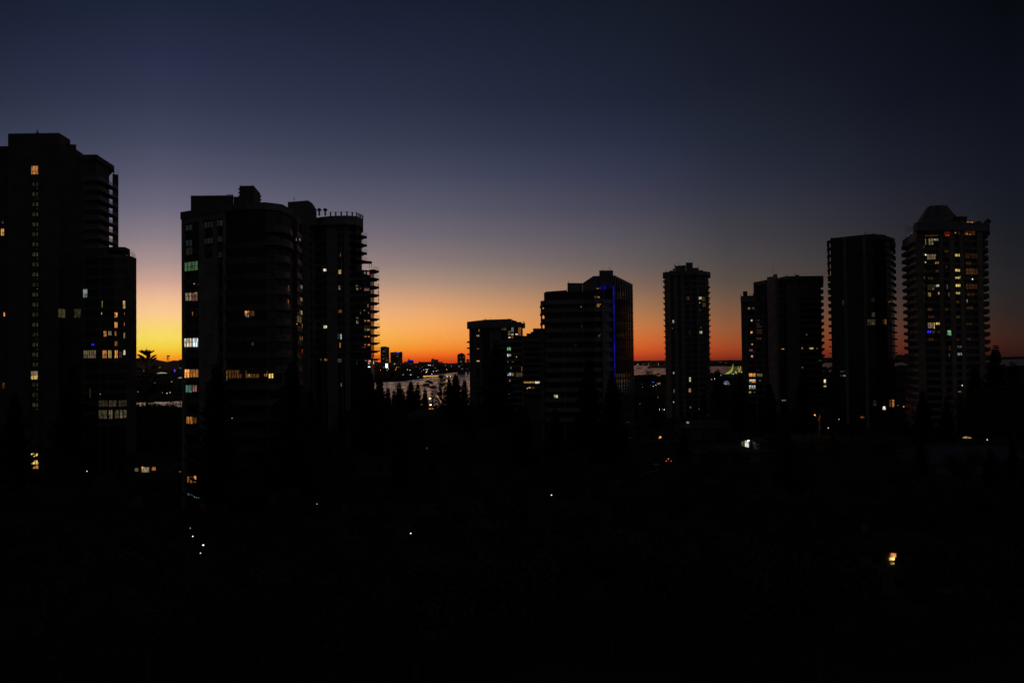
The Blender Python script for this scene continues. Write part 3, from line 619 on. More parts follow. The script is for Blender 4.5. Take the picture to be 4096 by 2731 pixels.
# ================================================================== mid block with roof parapets, and the stepped block beside it
def block4():
    D = 415
    poly = [V(x, 1400, d) for x, d in ((1877, 415), (1925, 413), (1928, 416), (1956, 416), (1958, 413), (2004, 413), (2092, 414), (2092, 436), (1877, 440))]
    zt = Z(1960, 1279, 415)
    b = Bld('apartment_block', 'mid height block with a flat oversailing roof parapet beside the stepped block', 'building', poly, zt, 'apartment blocks')
    r = b.root; b.core(zt - 1.2, .5)
    fh = 24.9 / 3500 * 415
    for k in range(14):
        z = Z(2040, 1361 + 24.9 * k, 414)
        if z > 3: MB().prism(b.inset(.1), z - 1.1, z).build('spandrel', GREY, r)
    for x0, x1, m in ((1878, 1904, GREY), (1918, 1926, GREY), (1959, 2005, GREY), (1929, 1955, CONCD)): b.pier(x0, x1, 1400, .2, zt - .8, -.45, .18, m)
    b.pier(2088, 2092, 1400, 10, Z(2090, 1308, 414), -.3, .15, CONC); b.pier(2026, 2028, 1330, 10, Z(2027, 1308, 414), -.3, .1, CONC)
    zl, z2 = Z(1868, 1287, 412), Z(1928, 1280, 412)
    MB().prism([V(1868, 1300, 412), V(1928, 1300, 412), V(1928, 1300, 425), V(1868, 1300, 425)], Z(1868, 1312, 412), [zl, z2, z2, zl]).build('roof_parapet', CONC, r)
    MB().prism([V(1928.3, 1290, 411.5), V(2047, 1290, 411.5), V(2047, 1290, 432), V(1928.3, 1290, 432)], Z(1990, 1312, 412), [Z(1930, 1279, 412), Z(2047, 1275.5, 412)] + [Z(2047, 1275.5, 412), Z(1930, 1279, 412)]).build('roof_slab', GREY, r)
    MB().prism([V(2045, 1300, 411), V(2100.6, 1300, 411), V(2100.6, 1300, 428), V(2045, 1300, 428)], Z(2080, 1307.5, 411), Z(2080, 1292.5, 411)).build('roof_parapet', CONC, r)
    m = MB(); p, q = V(2047.3, 1285, 412.4), V(2068, 1285, 412.4); z = Z(2050, 1277, 412)
    m.prism([p, q, V(2068, 1285, 420), V(2047.3, 1285, 420)], z - 1.1, [z - .1, z - .95, z - .95, z - .1]); m.build('roof_canopy', CONCD, r)
    m = MB(); q = V(2064, 1288, 413); m.tube((*q, z - 1.9), (*q, z - .9), .15); m.build('canopy_post', RAIL, r)
    spike(b, 1942, 1279, 1273.5, 415, .22, 'vent_pipe'); spike(b, 1963, 1278, 1269.5, 416, .09); spike(b, 2035, 1276, 1274, 414, .25, 'vent_pipe')
    p = at(2097, 1292, 413); m = MB(); rng = random.Random(4)
    for k in range(9): m.tube((p.x, p.y, p.z - .2), (p.x + rng.uniform(-.9, .3), p.y, p.z + rng.uniform(.4, 1.2)), .09, .04, 4)
    m.build('roof_plant', FOL, r)
    for y in (1365, 1389.5, 1414.5):
        z = Z(1868, y, 415); o = MB().prism([V(1868, 1400, 415), V(1881, 1400, 414.4), V(1881, 1400, 424), V(1868, 1400, 424)], z - .6, z).build('balcony', CONCD, r)
        g = MB(); q = V(1872, 1400, 415.5); rail(g, [q, V(1872, 1400, 423)], z, 1.0, 2); g.build('railing', RAIL, o)
    W(b, [(1915, 1316, 1920, 1326, 'Y', .55, 1), (1906, 1339, 1919, 1346, 'D', .5, 2), (1908, 1393, 1917, 1396, 'Y', .3, 1), (1907, 1441.5, 1920, 1446, 'Y', .9, 1), (2006, 1309.5, 2025, 1321, 'D', .13, 2), (2045, 1309, 2054, 1327, 'C', .25, 2),
          (2073, 1309, 2085, 1342, 'O', .22, 2), (2032, 1322, 2044, 1333, 'D', .15, 1), (2045, 1335, 2054, 1339, 'W', 1.0, 1), (2062, 1335, 2071, 1338.5, 'W', 1.6, 1), (2073, 1336, 2085, 1342, 'K', .3, 1), (2033, 1348, 2042, 1351, 'W', 1.2, 1), (2032, 1336, 2043, 1339, 'D', .5, 1), (2046, 1341, 2053, 1353, 'O', .2, 1),
          (2027, 1389, 2043, 1401, 'G', .6, 2), (2027, 1415, 2034, 1427, 'C', .8, 1), (2035, 1416, 2044, 1424, 'C', .4, 1), (2064, 1425, 2068, 1429, 'O', .9, 1), (2028, 1443, 2033, 1451, 'O', .25, 1), (2046, 1446, 2055, 1448, 'D', .35, 1), (2029, 1490, 2044, 1502, 'C', .55, 2), (2046, 1491, 2056, 1503, 'D', .3, 1),
          (2064, 1491, 2089, 1506, 'D', .18, 4), (2085, 1467, 2090, 1483, 'O', .25, 1), (2042, 1467, 2045, 1475, 'G', .3, 1), (2037, 1518, 2041, 1525, 'Y', .35, 1), (2034, 1569, 2038, 1577, 'O', .6, 1), (1980, 1321, 1986, 1323, 'D', .25, 1), (2037, 1321, 2041, 1323, 'D', .3, 1)])
    # small dark windows
    for x in (1894, 1964, 1978):
        for k in range(8):
            y = 1365 + 25 * k; b.win(x, y, x + 8, y + 10, 'C', .0015, 2)
block4()

def block5():
    poly = [V(x, 1400, d) for x, d in ((2085, 440), (2200, 440), (2200, 462), (2085, 462))]
    b = Bld('apartment_block', 'low stepped block climbing to the right behind the banded tower', 'building', poly, Z(2150, 1313, 440), 'apartment blocks'); r = b.root
    for i, (x0, x1, y) in enumerate(((2085, 2107, 1343), (2107, 2124, 1333), (2124, 2133, 1327), (2133, 2200, 1313))):
        MB().prism([V(x0, 1400, 440 + .2 * i), V(x1, 1400, 440 + .2 * i), V(x1, 1400, 462 - .3 * i), V(x0, 1400, 462 - .3 * i)], -.5, Z((x0 + x1) / 2, y, 440)).build('stepped_wall', CONCD, r)
    for k in range(10):
        z = Z(2120, 1364 + 23.5 * k, 439)
        if z > 3:
            MB().prism([V(2093, 1400, 439.1), V(2200, 1400, 439.1), V(2200, 1400, 439.9), V(2093, 1400, 439.9)], z, z + 1.1).build('spandrel', GREY, r)
            MB().prism([V(2093, 1400, 439.7), V(2200, 1400, 439.7), V(2200, 1400, 439.95), V(2093, 1400, 439.95)], z - 1.7, z - .02).build('glazing', GLASS, r)
    for x in (2141, 2151): spike(b, x, 1313, 1311, 441, .15, 'vent_pipe')
    for q in [(2095, 1525, 2099, 1532, 'O', .6, 1), (2101, 1525, 2138, 1532, 'Y', .38, 5), (2140, 1525, 2158, 1533, 'W', 1.1, 3), (2113.5, 1547, 2122, 1552, 'O', 1.2, 1), (2123, 1548, 2138, 1553, 'O', .15, 2), (2107, 1551, 2110, 1554, 'O', 2.0, 1)]:
        b.win(*q, out=1.2)
block5()

# ================================================================== banded tower with the blue light strip
def tower6():
    poly = [V(x, 1300, d) for x, d in ((2168, 266), (2185, 263), (2255, 262), (2335, 261), (2380, 258.5), (2425, 259.5), (2447, 262), (2462, 262), (2533, 290), (2480, 300), (2200, 300))]
    zt = Z(2397, 1130, 262)
    b = Bld('banded_tower', 'broad tower with pale horizontal bands and a vertical blue light strip beside its glass flank', 'tower', poly, zt); r = b.root
    b.core(Z(2300, 1166, 263), .7)
    bp = [V(x, 1300, d) for x, d in ((2163, 265), (2185, 262), (2255, 261.3), (2335, 260.5), (2380, 258), (2425, 259), (2450, 261.6), (2450, 285), (2180, 285))]
    for k in range(13):
        yt = [1201, 1233][k] if k < 2 else 1233 + (k - 1) * 39.7
        z = Z(2250, yt + (0 if k else 0), 262); h = 1.25 if k else 1.15
        if k == 0: z = Z(2250, 1200, 262); h = 1.3
        if z < 3: break
        MB().prism(bp, z - h, z).build('balcony_band', CONC, r)
        lip = [V(x, 1300, d) for x, d in ((2160.5, 265.5), (2172, 264), (2172, 275), (2160.5, 275))]
        MB().prism(lip, z - h - .35, z - h - .01).build('balcony_tip', CONC, r)
    for x0, x1 in ((2187, 2190), (2253, 2258), (2293, 2296), (2330, 2336), (2412, 2440), (2163, 2169)):
        b.pier(x0, x1, 1300, .2, Z(2300, 1203, 262), -.6, -.1, GREY)
    # stepped top storeys
    MB().prism([V(2181, 1165, 264), V(2183, 1165, 264), V(2183, 1165, 275), V(2181, 1165, 275)], Z(2181, 1201, 264), Z(2181, 1169, 264)).build('column', CONC, r)
    zz = Z(2220, 1164, 264)
    MB().prism([V(2181, 1165, 263.5), V(2268, 1165, 263), V(2268, 1165, 290), V(2181, 1165, 275)], zz - 1.0, [Z(2181, 1167, 264), Z(2268, 1161.5, 264), Z(2268, 1161.5, 264), Z(2181, 1167, 264)]).build('roof_slab', CONCD, r)
    MB().prism([V(2194, 1180, 263.8), V(2269, 1180, 263.3), V(2269, 1180, 290), V(2194, 1180, 285)], Z(2230, 1202, 263), zz - 1.05).build('penthouse', CONCD, r)
    MB().prism([V(2269.5, 1140, 262.6), V(2330, 1140, 262.2), V(2330, 1140, 290), V(2269.5, 1140, 290)], Z(2300, 1205, 262.6), [Z(2270, 1131.5, 262.5), Z(2328, 1132.5, 262.5), Z(2328, 1132.5, 262.5), Z(2270, 1131.5, 262.5)]).build('penthouse', GREY, r)
    # ridge body
    za, zb, zc, zd, ze = Z(2328, 1132, 262), Z(2374, 1104, 262), Z(2398, 1103.5, 262), Z(2462, 1101.5, 262), Z(2531, 1137, 262)
    MB().prism([V(2330, 1120, 262.4), V(2374, 1120, 261.8), V(2374, 1120, 288), V(2330, 1120, 288)], Z(2350, 1205, 262), [za, zb, zb, za]).build('sloping_roof', GREY, r)
    MB().prism([V(2374, 1120, 261.9), V(2462, 1120, 262.1), V(2462, 1120, 288), V(2374, 1120, 288)], Z(2400, 1158, 262), [zb, zd, zd, zb]).build('roof_wall', GREY, r)
    MB().prism([V(2374, 1170, 263.5), V(2462, 1170, 263.5), V(2462, 1170, 288), V(2374, 1170, 288)], -.5, Z(2400, 1158, 262) - .05).build('rear_wall', CONCD, r)
    p1, p2 = V(2462, 1200, 262.6), V(2531, 1137, 290)
    hi = Z(2462, 1102, 262.6); lo = Z(2531, 1137, 290)
    MB().prism([p1, p2, V(2480, 1200, 301), V(2462, 1200, 290)], -.5, [hi, lo, lo, hi]).build('glass_flank', GLASSB, r)
    for t in (.08, .2, .34, .48, .62, .76, .9):
        a = Vector(p1); c = Vector(p2); e = (c - a).normalized(); nn = Vector((e.y, -e.x)); L_ = (c - a).length
        MB().obox(a, e, nn, L_ * t - .12, L_ * t + .12, -.1, .22, 0, hi + (lo - hi) * t - .6).build('fin', CONCD, r)
    for k in range(17):
        z = Z(2480, 1160, 270) - k * 3.0
        if z > 3: MB().obox(p1, e, nn, .3, L_ - .2, -.08, .1, z - .22, z).build('floor_band', CONCD, r)
    # lift tower
    MB().prism([V(2397, 1090, 261.5), V(2452.6, 1090, 261.5), V(2452.6, 1090, 280), V(2397, 1090, 280)], Z(2420, 1142, 261.5), Z(2420, 1081.5, 261.5)).build('lift_tower', GREY, r)
    m = MB(); 
    for x in (2410, 2438):
        p = at(x, 1081.5, 263); m.tube((p.x, p.y, p.z - .2), (p.x, p.y, p.z + .55), .05); m.tube((p.x, p.y, p.z + .55), (p.x + .35, p.y, p.z + .7), .05)
    m.tube((p.x - .6, p.y, p.z + .7), (p.x - .1, p.y, p.z + .7), .05); m.build('vent_pipe', RAIL, r)
    spike(b, 2444, 1081.5, 1046, 264, .03); spike(b, 2275, 1131, 1123, 264, .08, 'vent_pipe'); spike(b, 2267, 1162, 1154, 264, .05)
    # light strip and blue lamps
    a, bb = V(2450.5, 1300, 261.2), V(2451, 1300, 261.2)
    ys = [(1144, 1183), (1184, 1218), (1219, 1262), (1264, 1303), (1305, 1335), (1338, 1374), (1376, 1411), (1413, 1460), (1462, 1484), (1490, 1513)]
    zw = 5.4
    q0, q1 = V(2450.5, 1300, 261.3), V(2462, 1300, 261.3)
    MB().box(q0[0], q1[0], q0[1], q0[1] + 1.2, 0, Z(2455, 1142, 261)).build('light_duct', CONCD, r)
    for y0, y1 in ys:
        x0 = 2452.5 + (y0 - 1144) * .016
        p = at(x0, y0, 261.1); q = at(x0 + 3.8, y1, 261.1)
        s_ = (.30, .22, .34, .26, .14, .16, .3, .22, .3, .18)[ys.index((y0, y1))]
        MB().box(p.x, q.x, p.y - .02, p.y + .16, q.z, p.z).build('blue_light_strip', glow((45, 25, 255), s_), r)
    for x0, x1, y0, y1, s_ in ((2400, 2405.5, 1144, 1157, .22), (2416, 2422, 1144, 1158, .2), (2438, 2448, 1144, 1147, .1), (2408, 2412, 1145, 1152, .06)):
        p = at(x0, y0, 260.9); q = at(x1, y1, 260.9)
        MB().box(p.x, q.x, p.y - .02, p.y + .12, q.z, p.z).build('blue_light', glow((45, 25, 255), s_), r)
    W(b, [(2377, 1184, 2390, 1192, 'D', .13, 2), (2391, 1186, 2398, 1191, 'Y', .55, 1), (2387, 1215, 2398, 1228, 'O', .25, 1), (2399, 1215, 2403, 1219, 'Y', .3, 1), (2385, 1152, 2397, 1156, 'O', .4, 1), (2216, 1579, 2231, 1595, 'W', .75, 2), (2325, 1303, 2328, 1309, 'K', .3, 1), (2322, 1226, 2326, 1229, 'W', .5, 1),
          (2392, 1338, 2400, 1347, 'D', .13, 1), (2400, 1335, 2405, 1339, 'D', .18, 1), (2340, 1592, 2346, 1597, 'O', .25, 1), (2301, 1379, 2305, 1382, 'D', .25, 1), (2355, 1432, 2358, 1434, 'W', .6, 1)])
    b.win(2516, 1311, 2522, 1324, 'O', .16, 1)
tower6()

# ================================================================== slim round tower
def tower7():
    D = 465
    def oct_(x0, x1, d0, d1, y=1300):
        w = x1 - x0
        return [V(x0, y, d0 + 7), V(x0 + w * .14, y, d0 + 2), V(x0 + w * .42, y, d0), V(x0 + w * .70, y, d0), V(x0 + w * .9, y, d0 + 3), V(x1, y, d0 + 8), V(x1, y, d1 - 6), V(x1 - w * .2, y, d1), V(x0 + w * .2, y, d1), V(x0, y, d1 - 6)]
    poly = oct_(2658.5, 2839, 460, 482)
    zt = Z(2700, 1086, 460)
    b = Bld('round_tower', 'slim rounded tower with small balcony slabs down both edges and open sky on either side', 'tower', poly, zt); r = b.root
    b.core(zt - 1, .5)
    fh = 22.62 / 3500 * 460
    for k in range(28):
        z = Z(2700, 1120, 460) - k * fh
        if z > 2: MB().prism(b.inset(.1), z - 1.0, z).build('spandrel', GREY, r)
    for x0, x1 in ((2661, 2683), (2697, 2712), (2725, 2739), (2760, 2768), (2788, 2795), (2822, 2836)): b.pier(x0, x1, 1300, 0, zt - 1.4, -.45, .12, RENDERW if x1 < 2745 else GREY)
    for side in (0, 1):
        n = 25 if side == 0 else 24
        for k in range(n):
            z = Z(2652, 1120.5, 463) - k * fh if side == 0 else Z(2843, 1143.5, 463) - k * fh
            if side == 0: P = [V(2654.5, 1300, 466), V(2668, 1300, 461.5), V(2668, 1300, 476), V(2654.5, 1300, 474)]
            else: P = [V(2830, 1300, 461.5), V(2843, 1300, 466), V(2843, 1300, 474), V(2830, 1300, 476)]
            if z < 2: break
            m = MB().prism(P, z - .28, z + .0); Q = [tuple(Vector(p) * .75 + Vector(P[(2 if side == 0 else 0)]) * .25) for p in P]
            m.prism(P, z + .001, z + .55) if False else None
            o = m.build('balcony', CONCD, r)
            xx = [P[0], P[3]] if side == 0 else [P[1], P[2]]
            g = MB(); a_ = Vector(xx[0]); c_ = Vector(xx[1]); e = (c_ - a_).normalized(); nn = Vector((e.y, -e.x)); g.obox(a_, e, nn, 0, (c_ - a_).length, -.1 if side else .0, 0 if side else .1, z - .1, z + .45)
            g.build('parapet', CONCD, o)
    par = oct_(2651, 2842, 458.5, 484, 1095)
    MB().prism(par, Z(2655, 1101.5, 460), Z(2655, 1085, 459)).build('roof_parapet', GREY, r)
    def blk(x0, x1, y, d0, d1, nm='plant_room', zb=None): MB().prism([V(x0, y, d0), V(x1, y, d0), V(x1, y, d1), V(x0, y, d1)], zt - .3, Z((x0 + x1) / 2, y, d0)).build(nm, GREY, r)
    blk(2678.6, 2690.5, 1082, 462, 476); blk(2691, 2699, 1074, 462.4, 477); 
    MB().prism([V(2699.4, 1062, 462), V(2743, 1062, 462), V(2743, 1062, 478), V(2699.4, 1062, 478)], zt - .25, [Z(2700, 1063.8, 462), Z(2743, 1060.2, 462), Z(2743, 1060.2, 462), Z(2700, 1063.8, 462)]).build('plant_room', GREY, r)
    blk(2743.4, 2771, 1050, 461.8, 478, 'lift_tower'); blk(2771.4, 2795, 1071, 462.2, 477); blk(2795.3, 2812, 1080.5, 462, 476)
    spike(b, 2699.5, 1064, 1055, 463, .22, 'vent_pipe'); spike(b, 2716, 1062, 1050, 463, .12); spike(b, 2662, 1086, 1076, 463, .1); spike(b, 2794, 1071, 1062, 463, .1)
    b.panel(2678, 1091, 2686, 1111, -.1, .3, 'stair_wall', CONC)
    W(b, [(2795, 1187, 2805, 1197, 'W', .7, 2), (2807, 1189, 2837, 1205, 'Y', .09, 3), (2826, 1203, 2830, 1206, 'Y', 1.0, 1), (2797, 1209, 2800, 1212, 'W', 1.0, 1), (2797, 1239, 2800, 1241, 'Y', .4, 1), (2810, 1212, 2822, 1227, 'O', .14, 2), (2746, 1185, 2757, 1200, 'O', .10, 2), (2690, 1280, 2696, 1292, 'C', .9, 1),
          (2688, 1311, 2691, 1315, 'K', .5, 1), (2798, 1324, 2808, 1334, 'W', .6, 2), (2800, 1309, 2807, 1312, 'D', .25, 1), (2692, 1487, 2698, 1495, 'D', .6, 1), (2757, 1509, 2763, 1526, 'W', .7, 1), (2755, 1554, 2763, 1568, 'K', .8, 2), (2694, 1556, 2699, 1570, 'D', .25, 1), (2693, 1606, 2697, 1610, 'C', 1.0, 1), (2759, 1625, 2764, 1633, 'D', .3, 1),
          (2756, 1320, 2759, 1340, 'D', .05, 1)])
    for x in (2686, 2714):
        for k in range(22):
            y = 1123 + 22.62 * k; b.win(x, y, x + 10, y + 13, 'C', .0012, 2)
tower7()

# ================================================================== block with the pink service shaft
def block8():
    poly = [V(x, 1300, d) for x, d in ((2968, 408), (3064, 404), (3070, 401), (3112, 400), (3118, 404), (3145, 404), (3150, 402), (3288, 402), (3288, 424), (2968, 426))]
    zt = Z(3200, 1104, 402)
    b = Bld('apartment_block', 'block with a pale pink service shaft and rounded balconies down its right edge', 'building', poly, zt, 'apartment blocks'); r = b.root
    MB().prism([V(2972, 1300, 408.6), V(3074, 1300, 404.6), V(3074, 1300, 424), V(2972, 1300, 424)], -.5, Z(2990, 1182, 406)).build('glazing', GLASS, r)
    MB().prism([V(3019, 1200, 406.9), V(3073, 1200, 404.9), V(3073, 1200, 423), V(3019, 1200, 423)], Z(3019, 1200, 406), Z(3040, 1132, 406)).build('glazing', GLASS, r)
    MB().prism([V(3118, 1300, 404.6), V(3146, 1300, 404.6), V(3152, 1300, 402.7), V(3286, 1300, 402.6), V(3286, 1300, 423), V(3118, 1300, 423)], -.5, zt - 1).build('glazing', GLASS, r)
    # pink shaft
    MB().prism([V(3071, 1300, 400.5), V(3112, 1300, 400), V(3115, 1300, 403), V(3115, 1300, 418), V(3071, 1300, 418)], -.5, [Z(3072, 1109, 401), Z(3112, 1103.5, 401), Z(3112, 1103.5, 401), Z(3112, 1103.5, 401), Z(3072, 1109, 401)]).build('service_shaft', PINK, r)
    # left wing
    for x0, x1 in ((2967, 2993), (3022, 3026), (3051, 3059)): b.pier(x0, x1, 1400, 0, Z(2990, 1184, 407), -.5, .1, CONC if x0 > 3000 else GREY)
    b.pier(3014, 3020, 1150, Z(3017, 1200, 407), Z(3017, 1136, 407), -.5, .1, GREY)
    fh = 24.6 / 3500 * 404
    for k in range(17):
        z = Z(3000, 1212, 406) - k * fh
        if z > 3:
            MB().prism([V(2969, 1300, 407.9), V(3063, 1300, 403.9), V(3063, 1300, 405), V(2969, 1300, 409)], z - 1.0, z).build('spandrel', GREY, r)
            MB().prism([V(3112, 1300, 403.4), V(3146, 1300, 403.4), V(3146, 1300, 405.5), V(3112, 1300, 405.5)], z + .55, z + 1.0).build('balcony', CONC, r)
            MB().prism([V(3203, 1300, 401.6), V(3287, 1300, 401.6), V(3287, 1300, 403), V(3203, 1300, 403)], z - .45, z + .95).build('spandrel', GREY, r)
    for z_ in (1,):
        for k in range(4):
            z = Z(3115, 1130 + k * 24.6, 404); MB().prism([V(3112, 1300, 403.2), V(3146, 1300, 403.2), V(3146, 1300, 405), V(3112, 1300, 405)], z - .6, z).build('balcony', CONC, r)
    b.pier(3112, 3118, 1350, 0, zt - 1, -.4, .3, CONC); b.pier(3142, 3150, 1350, 0, zt - 4, -.4, .35, CONC); b.pier(3152, 3200, 1350, 0, zt - .5, -.4, .25, CONC)
    MB().prism([V(2962, 1185, 406), V(3018, 1185, 405), V(3018, 1185, 415), V(2962, 1185, 415)], Z(2964, 1208, 406), Z(2964, 1189, 406)).build('terrace_parapet', CONC, r)
    MB().prism([V(2972, 1175, 408), V(2989.5, 1175, 407.6), V(2989.5, 1175, 414), V(2972, 1175, 414)], Z(2975, 1192, 408), Z(2975, 1165, 408)).build('roof_block', CONCD, r)
    MB().prism([V(2962, 1185, 406.4), V(2964.6, 1185, 406.4), V(2964.6, 1185, 411), V(2962, 1185, 411)], Z(2964, 1189.3, 406), Z(2964, 1176, 406)).build('roof_block', CONCD, r)
    MB().prism([V(3012, 1185, 405.4), V(3017, 1185, 405.4), V(3017, 1185, 411), V(3012, 1185, 411)], Z(3014, 1189.3, 406), Z(3014, 1173, 406)).build('roof_block', CONCD, r)
    g = MB(); rail(g, [V(2989, 1185, 406.3), V(3012, 1185, 406.3)], Z(2990, 1188, 406), 1.3, 1.2, .05); g.build('roof_railing', RAIL, r)
    MB().prism([V(3014, 1135, 406), V(3054, 1135, 405), V(3054, 1135, 420), V(3014, 1135, 420)], Z(3020, 1141, 406), [Z(3014, 1129, 406), Z(3054, 1122.5, 406)] * 1 + [Z(3054, 1122.5, 406), Z(3014, 1129, 406)]).build('roof_slab', CONC, r)
    MB().prism([V(3054.5, 1135, 405), V(3070.6, 1135, 404), V(3070.6, 1135, 420), V(3054.5, 1135, 420)], Z(3060, 1200, 405), Z(3060, 1120, 405)).build('wall', GREY, r)
    MB().prism([V(3115.3, 1110, 401), V(3145, 1110, 401), V(3145, 1110, 420), V(3115.3, 1110, 420)], Z(3130, 1123, 401), [Z(3115, 1111, 401), Z(3145, 1104, 401), Z(3145, 1104, 401), Z(3115, 1111, 401)]).build('roof_slab', CONC, r)
    MB().prism([V(3145.4, 1110, 400.8), V(3294, 1110, 400.8), V(3294, 1110, 424), V(3145.4, 1110, 424)], Z(3200, 1118, 401), Z(3220, 1104, 401)).build('roof_parapet', GREY, r)
    for k in range(13):
        y = 1142 + 25.9 * k; z = Z(3296, y, 403)
        m = MB(); P = [V(3284, 1300, 402), V(3294, 1300, 403), V(3297, 1300, 406), V(3297, 1300, 412), V(3284, 1300, 414)]
        m.prism(P, z, z + 1.15); m.prism([V(3284, 1300, 402.6), V(3291, 1300, 404), V(3291, 1300, 411), V(3284, 1300, 413)], z - .4, z - .002); m.build('balcony', CONC, r)
    MB().prism([V(3203, 1300, 401.9), V(3286, 1300, 401.9), V(3286, 1300, 402.55), V(3203, 1300, 402.55)], Z(3240, 1196, 402), Z(3240, 1119, 401)).build('wall', GREY, r)
    for x in (3212, 3236, 3260):
        for y in (1128, 1153, 1178): b.win(x, y, x + 15, y + 13, 'C', .0015, 3)
    # roof things
    MB().prism([V(3094, 1100, 403), V(3109, 1100, 403), V(3109, 1100, 410), V(3094, 1100, 410)], zt - .2, Z(3100, 1097, 403)).build('roof_block', CONCD, r)
    spike(b, 3093.5, 1100, 1052, 404, .06); spike(b, 3103, 1098, 1090, 404, .05); spike(b, 3108, 1098, 1089, 404, .05)
    MB().prism([V(3181, 1102, 403), V(3196, 1102, 403), V(3196, 1102, 409), V(3181, 1102, 409)], zt - .2, Z(3188, 1099, 403)).build('roof_block', CONCD, r)
    m = MB(); p = at(3177, 1104, 403); m.tube((p.x, p.y, p.z - .2), (p.x, p.y, p.z + 1.4), .04); m.tube((p.x - .5, p.y, p.z + 1.0), (p.x + .5, p.y, p.z + 1.0), .04); m.tube((p.x - .35, p.y, p.z + .6), (p.x + .35, p.y, p.z + .6), .04); m.build('aerial', RAIL, r)
    spike(b, 3147, 1104, 1099, 403, .2, 'vent_pipe')
    W(b, [(2992, 1229, 3001, 1237, 'Y', .35, 2), (3008, 1229, 3018, 1237, 'Y', .14, 2), (3004, 1278, 3010, 1285, 'W', .7, 1), (3002, 1325, 3010, 1333, 'O', .9, 1), (3004, 1374, 3011, 1380, 'O', .7, 1), (2997, 1397, 3011, 1404, 'K', .22, 2), (3013, 1406, 3019, 1414, 'D', .35, 1), (3004, 1421, 3012, 1429, 'K', .6, 1),
          (3026, 1277, 3040, 1300, 'N', .05, 2), (3026, 1303, 3048, 1325, 'N', .05, 2), (3026, 1328, 3048, 1342, 'N', .05, 2), (3027, 1350, 3046, 1365, 'N', .08, 2), (2996, 1493, 3022, 1509, 'O', 1.0, 4), (3028, 1494, 3049, 1510, 'D', .25, 3), (2997, 1517, 3022, 1524, 'W', .75, 2), (3005, 1526, 3022, 1535, 'O', .95, 2), (2997, 1527, 3003, 1534, 'D', .4, 1),  # brownish panes: a reflection in the glass, put in as faint glow
          (2997, 1541, 3022, 1548, 'C', .75, 3), (2997, 1550, 3022, 1557, 'D', .7, 3), (2995, 1565, 3005, 1572, 'Y', .55, 2), (3035, 1518, 3045, 1526, 'D', .12, 1), (3014, 1567, 3020, 1570, 'D', .35, 1), (3164, 1207, 3170, 1216, 'O', .7, 1), (3126, 1394, 3136, 1401, 'O', .75, 2), (3205, 1389, 3211, 1399, 'O', .4, 1), (3238, 1390, 3254, 1406, 'Y', 1.0, 2), (3218, 1402, 3237, 1406, 'D', .6, 2),
          (3266, 1390, 3269, 1398, 'O', .3, 1), (3128, 1597, 3143, 1603, 'D', .55, 4), (3207, 1468, 3213, 1478, 'C', .2, 1), (3225, 1337, 3229, 1339, 'W', .4, 1), (3276, 1439, 3283, 1441, 'C', 1.0, 1), (3272, 1440, 3288, 1450, 'G', .04, 1), (3032, 1478, 3037, 1486, 'K', .15, 1)])
block8()
def annex8():
    poly = [V(x, 1500, d) for x, d in ((3293, 412), (3315, 412), (3315, 425), (3293, 425))]
    b = Bld('low_annex', 'low lit building squeezed between the pink shaft block and the dark glass tower', 'building', poly, Z(3300, 1508, 412), 'apartment blocks'); r = b.root
    MB().prism(b.poly, -.4, Z(3300, 1508, 412)).build('wall', CONC, r)
    MB().prism(b.inset(-.4), Z(3300, 1508, 412), Z(3300, 1504, 412)).build('roof_slab', CONCD, r)
    W(b, [(3295, 1517, 3303, 1530, 'W', 1.2, 1), (3294, 1542, 3305, 1547, 'Y', .9, 1), (3296, 1532, 3304, 1537, 'D', .15, 1)])
annex8()

